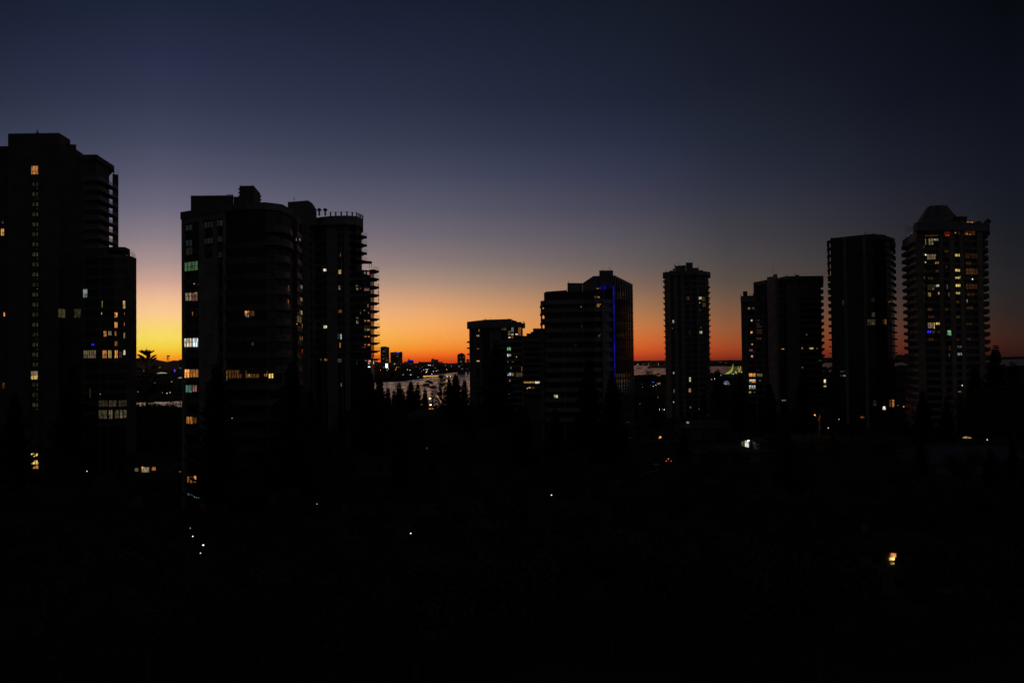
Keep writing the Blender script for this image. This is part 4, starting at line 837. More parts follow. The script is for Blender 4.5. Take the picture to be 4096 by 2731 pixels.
# ================================================================== dark glass tower with thin floor plates
def tower9():
    D = 371
    F = ((3317, 374), (3320, 371), (3500, 366), (3545, 368), (3572, 373), (3583, 381), (3583, 396), (3317, 398))
    poly = [V(x, 1200, d) for x, d in F]
    zt = Z(3400, 946, 369)
    b = Bld('glass_tower', 'dark glass tower with thin projecting floor plates and two pale vertical fins', 'tower', poly, zt); r = b.root
    z0 = Z(3500, 944, 367)
    b.core(z0, .6, GLASSB)
    fh = 28.25 / 3500 * 370; z = Z(3311, 965, 373)
    k = 0
    while z > 3:
        MB().prism(b.inset(-.35 if k else -.5), z - .16, z).build('floor_plate', CONCD, r)
        tip = MB().prism([V(3311.5, 1200, 374.5), V(3321, 1200, 372), V(3321, 1200, 384), V(3311.5, 1200, 382)], z - .3, z + .03).build('sunshade', CONCD, r)
        tip = MB().prism([V(3578, 1200, 376.5), V(3587, 1200, 380.5), V(3587, 1200, 388), V(3578, 1200, 390)], z - .45, z - .2).build('sunshade', CONCD, r)
        z -= fh; k += 1
    for x0, x1 in ((3375, 3388), (3454, 3467)): b.pier(x0, x1, 1200, 0, z0 - .3, -.5, .75, CONC, 'fin')
    for x0 in (3332, 3352, 3402, 3425, 3490, 3515, 3548): b.pier(x0, x0 + 1.6, 1200, 0, z0 - .6, -.5, -.2, CONCD, 'mullion')
    MB().prism([V(3322, 945, 371), V(3502, 945, 366.6), V(3502, 945, 392), V(3322, 945, 392)], z0 - 1.6, [Z(3322, 951.5, 370), Z(3500, 934.5, 367), Z(3500, 934.5, 367), Z(3322, 951.5, 370)]).build('roof_slab', CONCD, r)
    MB().prism([V(3502.3, 945, 367), V(3530, 938, 367.6), V(3540, 941, 369), V(3545, 945, 371), V(3545, 945, 390), V(3502.3, 945, 390)], z0 - 1.6, Z(3520, 937, 367)).build('roof_slab', CONCD, r)
    MB().prism([V(3545.3, 945, 369), V(3563, 948, 372), V(3563, 948, 390), V(3545.3, 945, 390)], z0 - 1.6, Z(3555, 945.5, 370)).build('roof_slab', CONCD, r)
    MB().prism([V(3563.3, 948, 373), V(3579, 952, 378), V(3579, 952, 392), V(3563.3, 948, 392)], z0 - 3.0, Z(3571, 950, 374)).build('roof_slab', CONCD, r)
    spike(b, 3461, 936, 928, 369, .2, 'vent_pipe')
    W(b, [(3370, 1201, 3374, 1219, 'O', .16, 1), (3375, 1204, 3377, 1218, 'O', .5, 1), (3487, 1249, 3500, 1268, 'D', .11, 2), (3470, 1277, 3501, 1301, 'D', .09, 4), (3486, 1292, 3497, 1295, 'D', .5, 2), (3538, 1277, 3545, 1298, 'O', .26, 1), (3571, 1204, 3576, 1207, 'Y', .5, 1), (3553, 1207, 3556, 1210, 'O', .4, 1), (3564, 1267, 3569, 1269, 'O', .25, 1),
          (3484, 1190, 3498, 1207, 'D', .03, 2), (3359, 1484, 3378, 1486, 'D', .2, 1), (3374, 1499, 3382, 1505, 'C', .4, 1), (3360, 1499, 3373, 1505, 'D', .08, 1), (3568, 1598, 3576, 1627, 'O', .5, 1), (3496, 1603, 3502, 1606, 'O', .25, 1), (3579, 1453, 3581, 1467, 'D', .2, 1)])
tower9()

# ================================================================== right tower with the flared crown
def tower10():
    poly = [V(x, 1200, d) for x, d in ((3622, 369), (3664, 347), (3667, 345), (3795, 343), (3935, 346), (3940, 366), (3700, 378))]
    zt = Z(3800, 905, 345)
    b = Bld('crowned_tower', 'tall tower at the right with a flared crown roof and many lit windows', 'tower', poly, zt); r = b.root
    b.core(zt - .5, .9)
    fh = 30.55 / 3500 * 345
    z = Z(3800, 957, 344); k = 0
    while z > 3:
        MB().prism(b.inset(.05), z - 1.15, z).build('spandrel', GREY, r)
        # chunky balconies on the left flank
        P = [V(3609 + k * .25, 1200, 369), V(3655, 1200, 345.5), V(3668, 1200, 343.6), V(3668, 1200, 346.5), V(3655, 1200, 349), V(3622, 1200, 372)]
        zz = z + .35
        MB().prism(P, zz - 1.2, zz).build('balcony', PINK, r)  # pink on this flank stands for pinkish sky light, put into the colour
        m = MB(); zr = Z(3960, 933.5 + 30.55 * k, 350)
        m.prism([V(3932, 1200, 346), V(3958, 1200, 349), V(3958, 1200, 356), V(3932, 1200, 360)], zr - 1.05, zr + .25)
        m.prism([V(3932, 1200, 346.4), V(3950, 1200, 349), V(3950, 1200, 356), V(3932, 1200, 359.5)], zr - 1.5, zr - 1.052); m.build('balcony', CONCD, r)
        z -= fh; k += 1
    for x0, x1 in ((3668, 3698), (3758, 3776), (3802, 3820), (3842, 3858), (3912, 3934)): b.pier(x0, x1, 1200, 0, zt - .6, -.85, .16 if x1 - x0 > 20 else .1, BROWN)
    for x0, x1 in ((3627, 3631), (3641, 3646), (3655, 3660)): b.pier(x0, x1, 1200, 0, Z(3640, 935, 355), -.8, -.1, PINK)
    # top parapet and left shoulder
    MB().prism([V(3655, 905, 345), V(3668, 905, 342.5), V(3795, 905, 341), V(3959, 905, 346), V(3959, 905, 358), V(3700, 905, 376), V(3650, 905, 372)], Z(3800, 921, 342), Z(3938, 892.5, 346)).build('roof_parapet', GREY, r)
    zs = Z(3650, 935, 346)
    MB().prism([V(3609, 950, 369), V(3654, 930, 346), V(3668, 930, 343.5), V(3668, 930, 372), V(3625, 950, 373)], zs - 1.9, zs + .4).build('shoulder_parapet', PINK, r)
    m = MB()
    for k in range(6):
        x = 3623 + k * 6.5; p = V(x, 915, 358); m.tube((*p, zs), (*p, Z(x, 907, 358)), .05, .05, 4)
    for y in (907, 912, 918, 924): m.tube((*V(3623, y, 358), Z(3640, y, 358)), (*V(3657, y, 358), Z(3640, y, 358)), .05, .05, 4)
    m.build('roof_lattice', RAIL, r)
    # flared crown: stacked octagonal rings
    prof = [(3671, 3870, 899), (3681, 3848, 890), (3690, 3834, 877), (3697, 3825, 864), (3704, 3816, 853), (3711, 3808, 842), (3717, 3800, 832), (3722.5, 3793, 823)]
    cm = MB(); n0 = 0; rings = []
    for x0, x1, y in prof:
        p = at(x0, y, 356); q = at(x1, y, 356); c = ((p.x + q.x) / 2, 356 + 2); w = (q.x - p.x) / 2; ring = []
        for k in range(12):
            a = 2 * math.pi * (k + .5) / 12; ring.append((c[0] + w * 1.035 * math.cos(a), c[1] + min(w, 13) * math.sin(a), (p.z + q.z) / 2))
        rings.append(ring); cm.v += ring
    for i in range(len(rings) - 1):
        for k in range(12):
            j = (k + 1) % 12; a = i * 12; cm.f.append([a + k, a + j, a + 12 + j, a + 12 + k])
    cm.f.append([12 * (len(rings) - 1) + k for k in range(12)]); cm.f.append(list(range(12))[::-1])
    cm.build('crown_roof', mat('crown_tile', (.2, .19, .19), .8), r)
    MB().prism([V(3812, 868, 344), V(3869, 868, 344), V(3862, 868, 362), V(3812, 868, 362)], Z(3840, 872, 344), Z(3840, 866, 344)).build('roof_canopy', CONCD, r)
    MB().prism([V(3815, 880, 346), V(3857, 880, 346), V(3857, 880, 362), V(3815, 880, 362)], Z(3840, 900, 346), Z(3840, 872.2, 344)).build('penthouse', GREY, r)
    spike(b, 3723, 830, 818, 357, .18, 'finial'); spike(b, 3790, 826, 823, 357, .1, 'finial')
    for x, y, h in ((3916, 891, 1.0), (3909, 892, .6), (3944, 888, 1.2), (3953, 884, 2.2), (3957, 884, 1.4)):
        p = at(x, 893.5, 350); m = MB(); rng = random.Random(x)
        for k in range(14): m.ball((p.x + rng.uniform(-.5, .5), p.y + rng.uniform(-.5, .5), p.z + rng.uniform(.1, .5) * h * 1.6), rng.uniform(.18, .32), 6, 4)
        m.build('roof_plant', FOL, r)
    b.win(3858, 889.5, 3884, 892.5, 'O', 1.0, 1, out=1.2)
    W(b, [(3698, 922.5, 3757, 925, 'O', .6, 1), (3699, 939, 3755, 946, 'O', .06, 3), (3775, 926, 3802, 938, 'R', .12, 2), (3780, 939, 3799, 944, 'R', .5, 2), (3818, 928, 3824, 934, 'O', .5, 1), (3834, 925, 3838, 940, 'O', .25, 1), (3858, 922, 3900, 942, 'O', .06, 3), (3859, 932, 3870, 939, 'O', .7, 2), (3875, 936, 3884, 939, 'O', .5, 1),
          (3714, 954, 3733, 979, 'D', .28, 3), (3735, 954.5, 3759, 963.5, 'G', .38, 2), (3736, 957, 3740, 961, 'W', 1.6, 1), (3701, 955, 3704, 979, 'Y', .3, 1), (3700, 1017, 3705, 1022, 'W', 2.4, 1), (3708, 1017, 3743, 1038, 'D', .24, 4), (3740, 1017, 3744, 1020, 'W', 1.2, 1), (3700, 1047, 3704, 1052, 'Y', 1.5, 1), (3740, 1047, 3761, 1056, 'O', .45, 2),
          (3819, 1016, 3841, 1026, 'Y', .75, 3), (3860, 1014, 3912, 1034, 'O', .035, 5), (3820, 1076, 3842, 1086, 'Y', .7, 2), (3863, 1074, 3912, 1098, 'O', .09, 5), (3820, 1107, 3844, 1115, 'Y', .6, 3), (3838, 1105, 3844, 1109, 'W', 1.8, 1), (3887, 1114, 3892, 1119, 'C', 2.0, 1), (3822, 1136.5, 3845, 1147, 'Y', .85, 3), (3863, 1136, 3908, 1156, 'O', .06, 4),
          (3743, 1138, 3764, 1147, 'W', .55, 3), (3708, 1138, 3740, 1160, 'D', .05, 3), (3730, 1150, 3734, 1161, 'D', .4, 1), (3752, 1168, 3764, 1178, 'Y', .45, 2), (3712, 1170, 3723, 1186, 'Y', .3, 2), (3823, 1168, 3840, 1177, 'Y', .5, 2), (3787, 1137, 3791, 1156, 'K', .25, 1), (3792, 1170, 3798, 1186, 'D', .15, 1), (3866, 1198, 3870, 1210, 'C', .45, 1),
          (3743, 1290, 3768, 1299, 'Y', .8, 3), (3711, 1290, 3733, 1312, 'D', .35, 3), (3735, 1290, 3739, 1314, 'Y', .7, 1), (3708, 1322, 3724, 1332, 'B', 1.0, 2), (3726, 1322, 3740, 1332, 'K', .1, 1), (3790, 1321, 3802, 1341, 'G', .75, 2), (3803, 1321, 3809, 1341, 'C', .25, 1), (3750, 1322, 3767, 1332, 'K', .06, 2), (3829, 1382, 3848, 1391, 'C', .13, 2), (3829, 1411, 3850, 1421, 'C', .28, 2),
          (3795, 1383, 3803, 1403, 'O', .08, 1), (3795, 1413, 3799, 1427, 'C', .15, 1), (3832, 1564, 3846, 1568, 'D', .35, 2), (3846, 1539, 3853, 1544, 'W', 1.4, 1)])
    for x0, x1, y in ((3689, 3700, 1326), (3689, 3700, 1357), (3691, 3700, 1388)): b.win(x0, y - 5, x1, y + 5, 'R', .35, 3)  # orange-red reflections in the glass, put in as glow
    b.win(3692, 1396, 3696, 1399, 'R', 2.0, 1)
    rg = random.Random(5)
    for k in range(9):
        y = 982 + 30.55 * k; b.win(3688, y, 3699, y + 11, rg.choice('KYN'), rg.uniform(.06, .16), 3)  # corner panes: pinkish sky glints put in as faint glow
    for x0, y0, w, c, s_ in ((3778, 1000, 14, 'O', .08), (3864, 1048, 20, 'O', .07), (3780, 1062, 10, 'K', .08), (3822, 1202, 14, 'O', .06), (3710, 1232, 18, 'O', .08), (3866, 1226, 26, 'O', .05), (3712, 1262, 26, 'O', .06), (3824, 1262, 16, 'Y', .06), (3780, 1232, 12, 'O', .07), (3868, 1172, 30, 'O', .05), (3864, 1290, 22, 'O', .04),
                             (3714, 1352, 20, 'O', .06), (3868, 1350, 16, 'O', .05), (3822, 1352, 14, 'O', .05), (3742, 1078, 18, 'O', .07), (3712, 1108, 22, 'O', .05)): b.win(x0, y0, x0 + w, y0 + 11, c, s_, 2)
tower10()
# ================================================================== far towers across the water
def far_block(name, label, x0, x1, y, D, steps=(), lights=12, seed=1, blue=None, jag=False):
    poly = [V(x0, 1450, D), V(x1, 1450, D), V(x1, 1450, D + 30), V(x0, 1450, D + 30)]
    z = Z((x0 + x1) / 2, y, D); b = Bld(name, label, 'tower', poly, z, 'far buildings across the water'); r = b.root
    MB().prism(poly, -.5, z).build('wall', CONCD, r)
    for i, (a, c, yy) in enumerate(steps):
        MB().prism([V(a, 1450, D + 2 + i), V(c, 1450, D + 2 + i), V(c, 1450, D + 24), V(a, 1450, D + 24)], z - .3, Z((a + c) / 2, yy, D)).build('roof_block', CONCD, r)
    rng = random.Random(seed); fh = 3.3; m = MB()
    k = 0
    while z - 3 - k * fh * 2 > 8:
        zz = z - 3 - k * fh * 2; m.prism(b.inset(-.5 if not jag else -1.8), zz - .7, zz); k += 1
    m.build('floor_bands', CONCD, r)['kind'] = 'stuff'
    for _ in range(lights):
        px = rng.uniform(x0 + 2, x1 - 4); py = y + 4 + rng.random() * (1478 - y - 6); w = rng.choice((1.3, 1.6, 2.6)); c = rng.choice('YYWDDO')
        a, e, nn, u0, u1, za, zb = b.rect(px, py, px + w, py + 1.2)
        MB().obox(a, e, nn, u0, u1, -.1, .5, za, zb).build('window', glow(CW[c], rng.choice((.15, .25, .45)), True), r)
    if blue:
        a, e, nn, u0, u1, za, zb = b.rect(*blue[:4]); MB().obox(a, e, nn, u0, u1, 2.0, 2.8, za, zb).build('sign', glow(blue[4], .8, True), r)
    return b
far_block('high_rise', 'tallest far tower beyond the river, first left of the sunset gap', 1522.5, 1557, 1388, 2600, [(1526, 1547, 1385.5)], 22, 2)
far_block('high_rise', 'squarish far tower with a blue rooftop sign', 1561.5, 1610, 1408, 2700, [(1579, 1588, 1406), (1595, 1608, 1407)], 22, 3, (1583, 1407.5, 1598, 1410.5, (30, 90, 255)))
far_block('office_block', 'small far block with a purple blue rooftop light band', 1616, 1654, 1446, 2800, [(1630, 1654, 1439), (1633, 1639, 1435)], 9, 4, (1632, 1439, 1654, 1441, (50, 40, 255)))
far_block('long_building', 'long low far building right of the sunset gap centre', 1674, 1770, 1447, 2900, [(1675, 1683, 1446)], 10, 5)
far_block('office_block', 'twin stepped far block above the long low building', 1725, 1753, 1437.5, 2850, [(1727, 1737, 1434)], 8, 6)
far_block('high_rise', 'far tower with ragged balcony edges beside the parapet block', 1830, 1861, 1419, 2500, [(1833, 1858, 1414), (1843, 1850, 1411)], 9, 7, None, True)
far_block('office_block', 'narrow far block half hidden behind the parapet block', 1866, 1876, 1436, 2600, [], 2, 8)
far_block('office_block', 'plain far block at the left edge of the bay window tower', 716, 740, 1438, 1500, [], 0, 9)
far_block('low_building', 'dim lit low building between the two left towers', 640, 730, 1492, 1200, [], 0, 10)
def crane():
    p = at(673, 1446, 3000); r = empty('lattice_mast', (p.x, p.y, 0), 'square lattice mast against the orange sky between the left towers', 'mast')
    m = MB(); w = 2.2; zt = Z(673, 1421, 3000)
    for sx_ in (-1, 1):
        for sy in (-1, 1): m.tube((p.x + sx_ * w, p.y + sy * w, 0), (p.x + sx_ * w, p.y + sy * w, zt), .35, .35, 4)
    z = 20
    while z < zt: m.box(p.x - w, p.x + w, p.y - w, p.y + w, z, z + .5); z += 5
    m.build('mast', CONCD, r); MB().box(p.x - 4, p.x + 4, p.y - 2, p.y + 2, zt - 5, zt).build('antenna_panel', CONCD, r); MB().box(p.x - 5, p.x - 2.4, p.y - 2, p.y + 2, zt - 12, zt - 8).build('antenna_panel', CONCD, r)
crane()

# ================================================================== trees
def pine_data(seed, H=28.0, spread=4.6, open_=0.0, up=.25):
    rng = random.Random(seed); t = MB(); t.tube((0, 0, 0), (0, 0, H * .6), .42, .2, 7); t.tube((0, 0, H * .6), (0, 0, H), .2, .04, 6)
    c = MB(); z = H * .12; last = H
    def sprig(p, d, s):
        s *= min(1, .35 + 1.1 * max(0, 1 - p.z / H) ** .5)
        n = d.cross(Vector((0, 0, 1)))
        n = n.normalized() if n.length > 1e-3 else Vector((1, 0, 0))
        u = (Vector((rng.uniform(-.3, .3), rng.uniform(-.3, .3), 1))).normalized()
        for w in (n, u):
            a = p - d * s * .5; b = p + d * s * .6
            c.v += [tuple(a), tuple(p + w * s * .34), tuple(b), tuple(p - w * s * .34)]; q = len(c.v) - 4; c.f.append([q, q + 1, q + 2, q + 3])
    while z < H * .985:
        f = 1 - (z - H * .12) / (H * .88)
        Lb = (spread * (f ** .92) if open_ < 1 else spread * (.5 + .5 * f)) * rng.uniform(.82, 1.08) + .12
        nb = 5 if open_ > .5 else 6; a0 = rng.random() * 6.28
        for k in range(nb):
            if rng.random() < .08 + .1 * open_: continue
            a = a0 + k * 6.283 / nb + rng.uniform(-.15, .15); sl = up + .25 * (1 - f) + rng.uniform(-.06, .06)
            d = Vector((math.cos(a), math.sin(a), sl)).normalized(); l = Lb * rng.uniform(.68, 1.15)
            base = Vector((0, 0, z)); t.tube(base, base + d * l * .9, .07, .02, 3)
            s = .25 if open_ < .5 else .35 * l
            step = .42
            while s < l:
                w = (1 - s / l) * .6 + .3 if open_ < 1 else .25 + .45 * s / l
                curve = Vector((0, 0, .12 * s * s / max(l, .1)))
                p = base + d * s + curve
                sprig(p + Vector((0, 0, rng.uniform(-.12, .12))), d, (.95 * w + .45) * rng.uniform(.8, 1.2))
                side = d.cross(Vector((0, 0, 1))).normalized()
                for sg in (-1, 1):
                    sprig(p + side * sg * w * .9 + d * .15, (d + side * sg * rng.uniform(.6, 1.3)).normalized(), (.8 * w + .4) * rng.uniform(.7, 1.3))
                s += step
        z += rng.uniform(.55, .85) * (1 + 1.0 * open_) * (1.0 if z < H * .8 else .7)
    return t, c
def umbrella_data(seed, H=33.0):
    rng = random.Random(seed); t, c = pine_data(seed, H, 6.0, 1.2, .55); 
    c = MB(); t = MB(); t.tube((0, 0, 0), (0, 0, H * .7), .42, .2, 7); t.tube((0, 0, H * .7), (0, 0, H), .2, .05, 6)
    def fan(z, n, l, up, s0, wid):
        a0 = rng.random() * 6.28
        for k in range(n):
            a = a0 + k * 6.283 / n + rng.uniform(-.12, .12); d = Vector((math.cos(a), math.sin(a), up * rng.uniform(.85, 1.1))).normalized(); ll = l * rng.uniform(.85, 1.1) * math.sqrt(1 + up * up)
            t.tube((0, 0, z), Vector((0, 0, z)) + d * ll * .95, .06, .02, 4); side = d.cross(Vector((0, 0, 1))).normalized(); upv = side.cross(d).normalized(); s = s0 * ll
            while s < ll:
                w = wid * (.25 + .75 * math.sin(math.pi * min(1, (s / ll - s0) / (1 - s0 + 1e-6) * .8 + .1)))
                for _ in range(7):
                    p = Vector((0, 0, z)) + d * s + side * rng.uniform(-w, w) + upv * rng.uniform(-.1, .45) * w; q = .11 + .1 * rng.random(); u = (d + side * rng.uniform(-1, 1)).normalized(); v = u.cross(side if rng.random() < .5 else upv).normalized()
                    c.v += [tuple(p - u * q * 1.8), tuple(p + v * q * .6), tuple(p + u * q * 1.8), tuple(p - v * q * .6)]; i = len(c.v) - 4; c.f.append([i, i + 1, i + 2, i + 3])
                s += .13
    for z, n, l, up, s0, wid in ((H - .9, 5, .35, .3, .2, .1), (H - 2.4, 11, 2.1, .72, .12, .42), (H - 4.1, 7, 2.8, .75, .45, .4), (H - 5.2, 5, 3.2, .7, .5, .42), (H - 7.6, 4, 3.7, .6, .62, .34), (H - 10, 4, 4.2, .55, .55, .38), (H - 12, 5, 4.5, .5, .5, .4),
                              (H - 13, 6, 4.7, .4, .4, .5), (H - 14, 8, 5, .35, .25, .6), (H - 16, 8, 5.2, .3, .25, .6), (H - 18, 8, 5.4, .25, .2, .6), (H - 20.5, 8, 5.6, .2, .2, .6), (H - 23, 8, 5.6, .15, .2, .6)): fan(z, n, l, up, s0, wid)
    return t, c
def broad_data(seed, H=12.0):
    rng = random.Random(seed); t = MB(); c = MB(); t.tube((0, 0, 0), (0, 0, H * .35), .32, .22, 7)
    blobs = []
    for k in range(11):
        a = rng.random() * 6.28; rr = rng.uniform(.2, 1) * H * .3; zz = H * rng.uniform(.42, .84)
        p = Vector((math.cos(a) * rr, math.sin(a) * rr, zz)); t.tube((0, 0, H * .3), p, .13, .04, 4); blobs.append((p, H * rng.uniform(.13, .21)))
    for p, r in blobs:
        for _ in range(230):
            d = Vector((rng.gauss(0, 1), rng.gauss(0, 1), rng.gauss(0, 1))).normalized(); q = p + d * r * rng.uniform(.6, 1.08); q.z = p.z + (q.z - p.z) * .8
            n = (d + Vector((rng.gauss(0, .5), rng.gauss(0, .5), rng.gauss(0, .5)))).normalized(); u = n.orthogonal().normalized(); w = n.cross(u); s = rng.uniform(.16, .34)
            c.v += [tuple(q - u * s), tuple(q + w * s * .6), tuple(q + u * s), tuple(q - w * s * .6)]; k0 = len(c.v) - 4; c.f.append([k0, k0 + 1, k0 + 2, k0 + 3])
    return t, c
def mesh_of(mb, name, m):
    me = bpy.data.meshes.new(name); me.from_pydata(mb.v, [], mb.f); me.update(); me.materials.append(m); return me
KIND = {}
for key, fn, args in (('pine0', pine_data, (1, 28, 7.4, 0, .18)), ('pine1', pine_data, (2, 28, 6.6, 0, .25)), ('pine2', pine_data, (3, 28, 7.6, .35, .3)), ('dense', pine_data, (6, 24, 8.6, 0, .15)), ('slim', pine_data, (4, 16, 3.0, 0, .5)),
                      ('umbrella', umbrella_data, (9, 33.0)), ('open', pine_data, (5, 33, 6.0, 1.2, .62)), ('leaf0', broad_data, (11,)), ('leaf1', broad_data, (12,)), ('leaf2', broad_data, (13,))):
    t, c = fn(*args); H = args[1] if len(args) > 1 else 12.0
    KIND[key] = (mesh_of(t, 'trunk', BARK), mesh_of(c, 'crown', FOL if 'leaf' in key else FOLP), H)
def tree(key, x, y, h, label, group, rz=None, name=None):
    tm, cm, H = KIND[key]; nm = name or ('broadleaf_tree' if 'leaf' in key else 'norfolk_pine')
    r = empty(nm, (x, y, 0), label, 'tree', group); s = h / H; r.scale = (s, s, s); r.rotation_euler[2] = random.random() * 6.28 if rz is None else rz
    for n_, me in (('trunk', tm), ('crown', cm)):
        o = bpy.data.objects.new(n_, me); COL.objects.link(o); o.parent = r
    return r
# trees that can be told apart in the photograph: key, px top, py top, distance, label
NAMED = [
 ('umbrella', 586, 1389, 272, 'open crowned norfolk pine silhouetted on the orange gap between the two left towers'),
 ('slim', 1552, 1547, 470, 'small conical pine standing before the pale water, leftmost of its row'),
 ('slim', 1576, 1556, 470, 'short dark cone pine just left of the pole by the water'),
 ('slim', 1596, 1524, 440, 'tall slim cone pine before the water, right of the pole'),
 ('slim', 1610, 1552, 450, 'short cone pine tucked against the big dense pine by the water'),
 ('dense', 1643, 1522, 430, 'big dense pine covering the water left of the moored boats'),
 ('pine2', 1671, 1526, 470, 'ragged pine on the right shoulder of the big dense pine'),
 ('slim', 1700, 1550, 455, 'narrow pointed pine directly below the moored boats'),
 ('open', 1733, 1561, 440, 'small open crowned pine right of the twin street lamps by the water'),
 ('open', 1766, 1494, 410, 'tall open pine with level tiers before the water'),
 ('pine1', 1796, 1507, 430, 'middle pine between the tiered pine and the biggest shore pine'),
 ('dense', 1822, 1492, 400, 'biggest dark shore pine left of the parapet block'),
 ('pine2', 1858, 1512, 410, 'sparse pine leaning over the water beside the parapet block'),
 ('pine1', 1480, 1478, 255, 'large pine at the foot of the railed balcony tower'),
 ('pine0', 1518, 1505, 265, 'broad pine in front of the far water at its left end'),
 ('pine2', 1985, 1352, 330, 'tall norfolk pine standing in front of the parapet block'),
 ('pine1', 2355, 1432, 235, 'dark pine covering the lower banded tower beside the blue strip'),
 ('pine0', 2448, 1490, 230, 'pine under the end of the blue light strip'),
 ('open', 2596, 1482, 430, 'spreading open pine above the coloured lights right of the banded tower'),
 ('pine2', 2872, 1472, 420, 'norfolk pine against the water left of the yellow sail roof'),
 ('pine0', 3078, 1528, 300, 'dark pine in front of the pink service shaft'),
 ('pine1', 3212, 1480, 320, 'slender pine in front of the dark right half of the pink shaft block'),
 ('pine2', 3982, 1372, 300, 'lone norfolk pine against the dim sky at the far right'),
 ('pine0', 1168, 1440, 172, 'large pine over the right corner of the bay window block'),
 ('pine1', 868, 1445, 168, 'pine rising in front of the bay window block'),
 ('pine2', 290, 1452, 230, 'pine in front of the tall left tower and its curved wing'),
 ('pine1', 2960, 1492, 330, 'pine on the left of the lit lower windows of the pink shaft block'),
 ('pine0', 3900, 1460, 290, 'thick pine at the foot of the crowned tower'),
 ('pine2', 4050, 1440, 280, 'dark pine at the right edge behind the foreground trees'),
 ('pine1', 60, 1560, 190, 'dark pine at the left edge below the orange windows'),
 ('pine0', 3690, 1560, 260, 'pine hiding the left foot of the crowned tower'),
 ('pine1', 2620, 1590, 330, 'pine below the coloured waterside lights'),
]
for key, px, py, D, lab in NAMED:
    p = at(px, py, D); tree(key, p.x, p.y, p.z, lab, 'norfolk pines that stand out in the dusk')

for px, py, D, lab in ((566, 1600, 300, 'round crowned tree breaking up the water glow at the left of the left gap'), (622, 1606, 290, 'ragged tree crown in the middle of the left gap before the water'), (668, 1597, 310, 'tallest broad tree crown before the water in the left gap'),
                      (545, 1603, 320, 'broad tree against the curved wing of the left tower before the water'), (645, 1604, 335, 'thin tree crown between its two neighbours before the left gap water'), (4045, 1450, 245, 'huge broad tree filling the right edge beside the lone pine'), (3955, 1500, 262, 'big broad tree under the lone pine right of the crowned tower'), (724, 1600, 330, 'tree crown touching the bay windows before the water'), (708, 1603, 285, 'tree crown against the bay window block before the water'), (600, 1650, 270, 'low broad tree below the water glow in the left gap'), (690, 1655, 262, 'low broad tree at the foot of the bay window block'), (1900, 1600, 380, 'broad tree at the left foot of the parapet block'), (1545, 1610, 400, 'broad tree at the left end of the shore pines'), (1690, 1618, 420, 'broad tree under the narrow pointed pine')):
    p = at(px, py, D); tree('leaf%d' % (px % 3), p.x, p.y, p.z, lab, 'broadleaf trees that stand out in the dusk')
# things whose light must not be covered: (x0,y0,x1,y1,distance)
CLEAR = []
def clear(x0, y0, x1, y1, D): CLEAR.append((x0, y0, x1, y1, D))
for q in [(110, 1470, 160, 1690, 262), (230, 1600, 510, 1680, 252), (115, 1805, 160, 1885, 262), (545, 1380, 720, 1590, 1000), (735, 1400, 800, 1700, 182), (745, 1895, 805, 2000, 182), (890, 1470, 1095, 1520, 178), (1430, 1400, 1500, 1470, 320),
          (1510, 1380, 1880, 1512, 2500), (1880, 1300, 2100, 1610, 415), (2200, 1560, 2235, 1600, 262), (2450, 1140, 2470, 1500, 262), (2535, 1440, 2660, 1560, 1000), (2670, 1440, 2770, 1640, 460), (2840, 1440, 2970, 1500, 1000), (2990, 1480, 3055, 1575, 404),
          (3120, 1590, 3150, 1610, 404), (3230, 1380, 3300, 1560, 404), (3355, 1480, 3390, 1510, 370), (3530, 1590, 3585, 1640, 370), (3600, 1440, 3700, 1640, 340), (3820, 1530, 3860, 1575, 345), (2095, 1515, 2160, 1560, 440),
          (2975, 1755, 3005, 1800, 290), (2650, 1825, 2700, 1860, 262), (3240, 1640, 3290, 1740, 330), (3535, 2160, 3600, 2280, 118)]: clear(*q)

# ================================================================== lamps
def lamp(px, py, h, c, s, r=None, kind='street_lamp', lab='', grp='', D=None, arm=0.0):
    """lamp standing on a post of height h (metres), seen at px,py"""
    if D is None: D = (CAM_H - h) * FPX / max(4.0, py - hor(px))
    p = at(px, py, D)
    if r is None: r = max(.12, D * .9 / FPX)
    o = empty(kind, (p.x, p.y, 0), lab, 'lamp', grp)
    ax = arm
    m = MB().tube((p.x + ax, p.y + .15, 0), (p.x + ax, p.y + .15, p.z + (.3 if arm else -r * .6)), .09, .06, 5)
    if arm: m.tube((p.x + ax, p.y + .15, p.z + .25), (p.x, p.y + .1, p.z + r * .8), .05, .05, 4)
    m.build('post', RAIL, o)
    hd = MB().ball((p.x, p.y, p.z), r, 8, 6, .7).build('lamp_head', glow(c, s, True), o)
    CLEAR.append((px - 4, py - 4, px + 4, py + 4, D))
    return o, p
ORD = ['nearest', 'second nearest', 'third nearest', 'fourth nearest', 'fifth nearest', 'sixth nearest', 'seventh nearest', 'eighth nearest', 'ninth nearest', 'tenth nearest', 'eleventh nearest', 'twelfth nearest', 'thirteenth nearest', 'fourteenth nearest', 'fifteenth nearest', 'sixteenth nearest', 'seventeenth nearest', 'eighteenth nearest']
WH, WA, OR, BL, GR, RD, PU, CY = (235, 245, 250), (255, 225, 180), (255, 150, 70), (70, 110, 255), (130, 230, 150), (255, 50, 40), (150, 80, 255), (60, 220, 210)
cn = {WH: 'cool white', WA: 'warm white', OR: 'orange', BL: 'blue', GR: 'green', RD: 'red', PU: 'purple', CY: 'turquoise'}
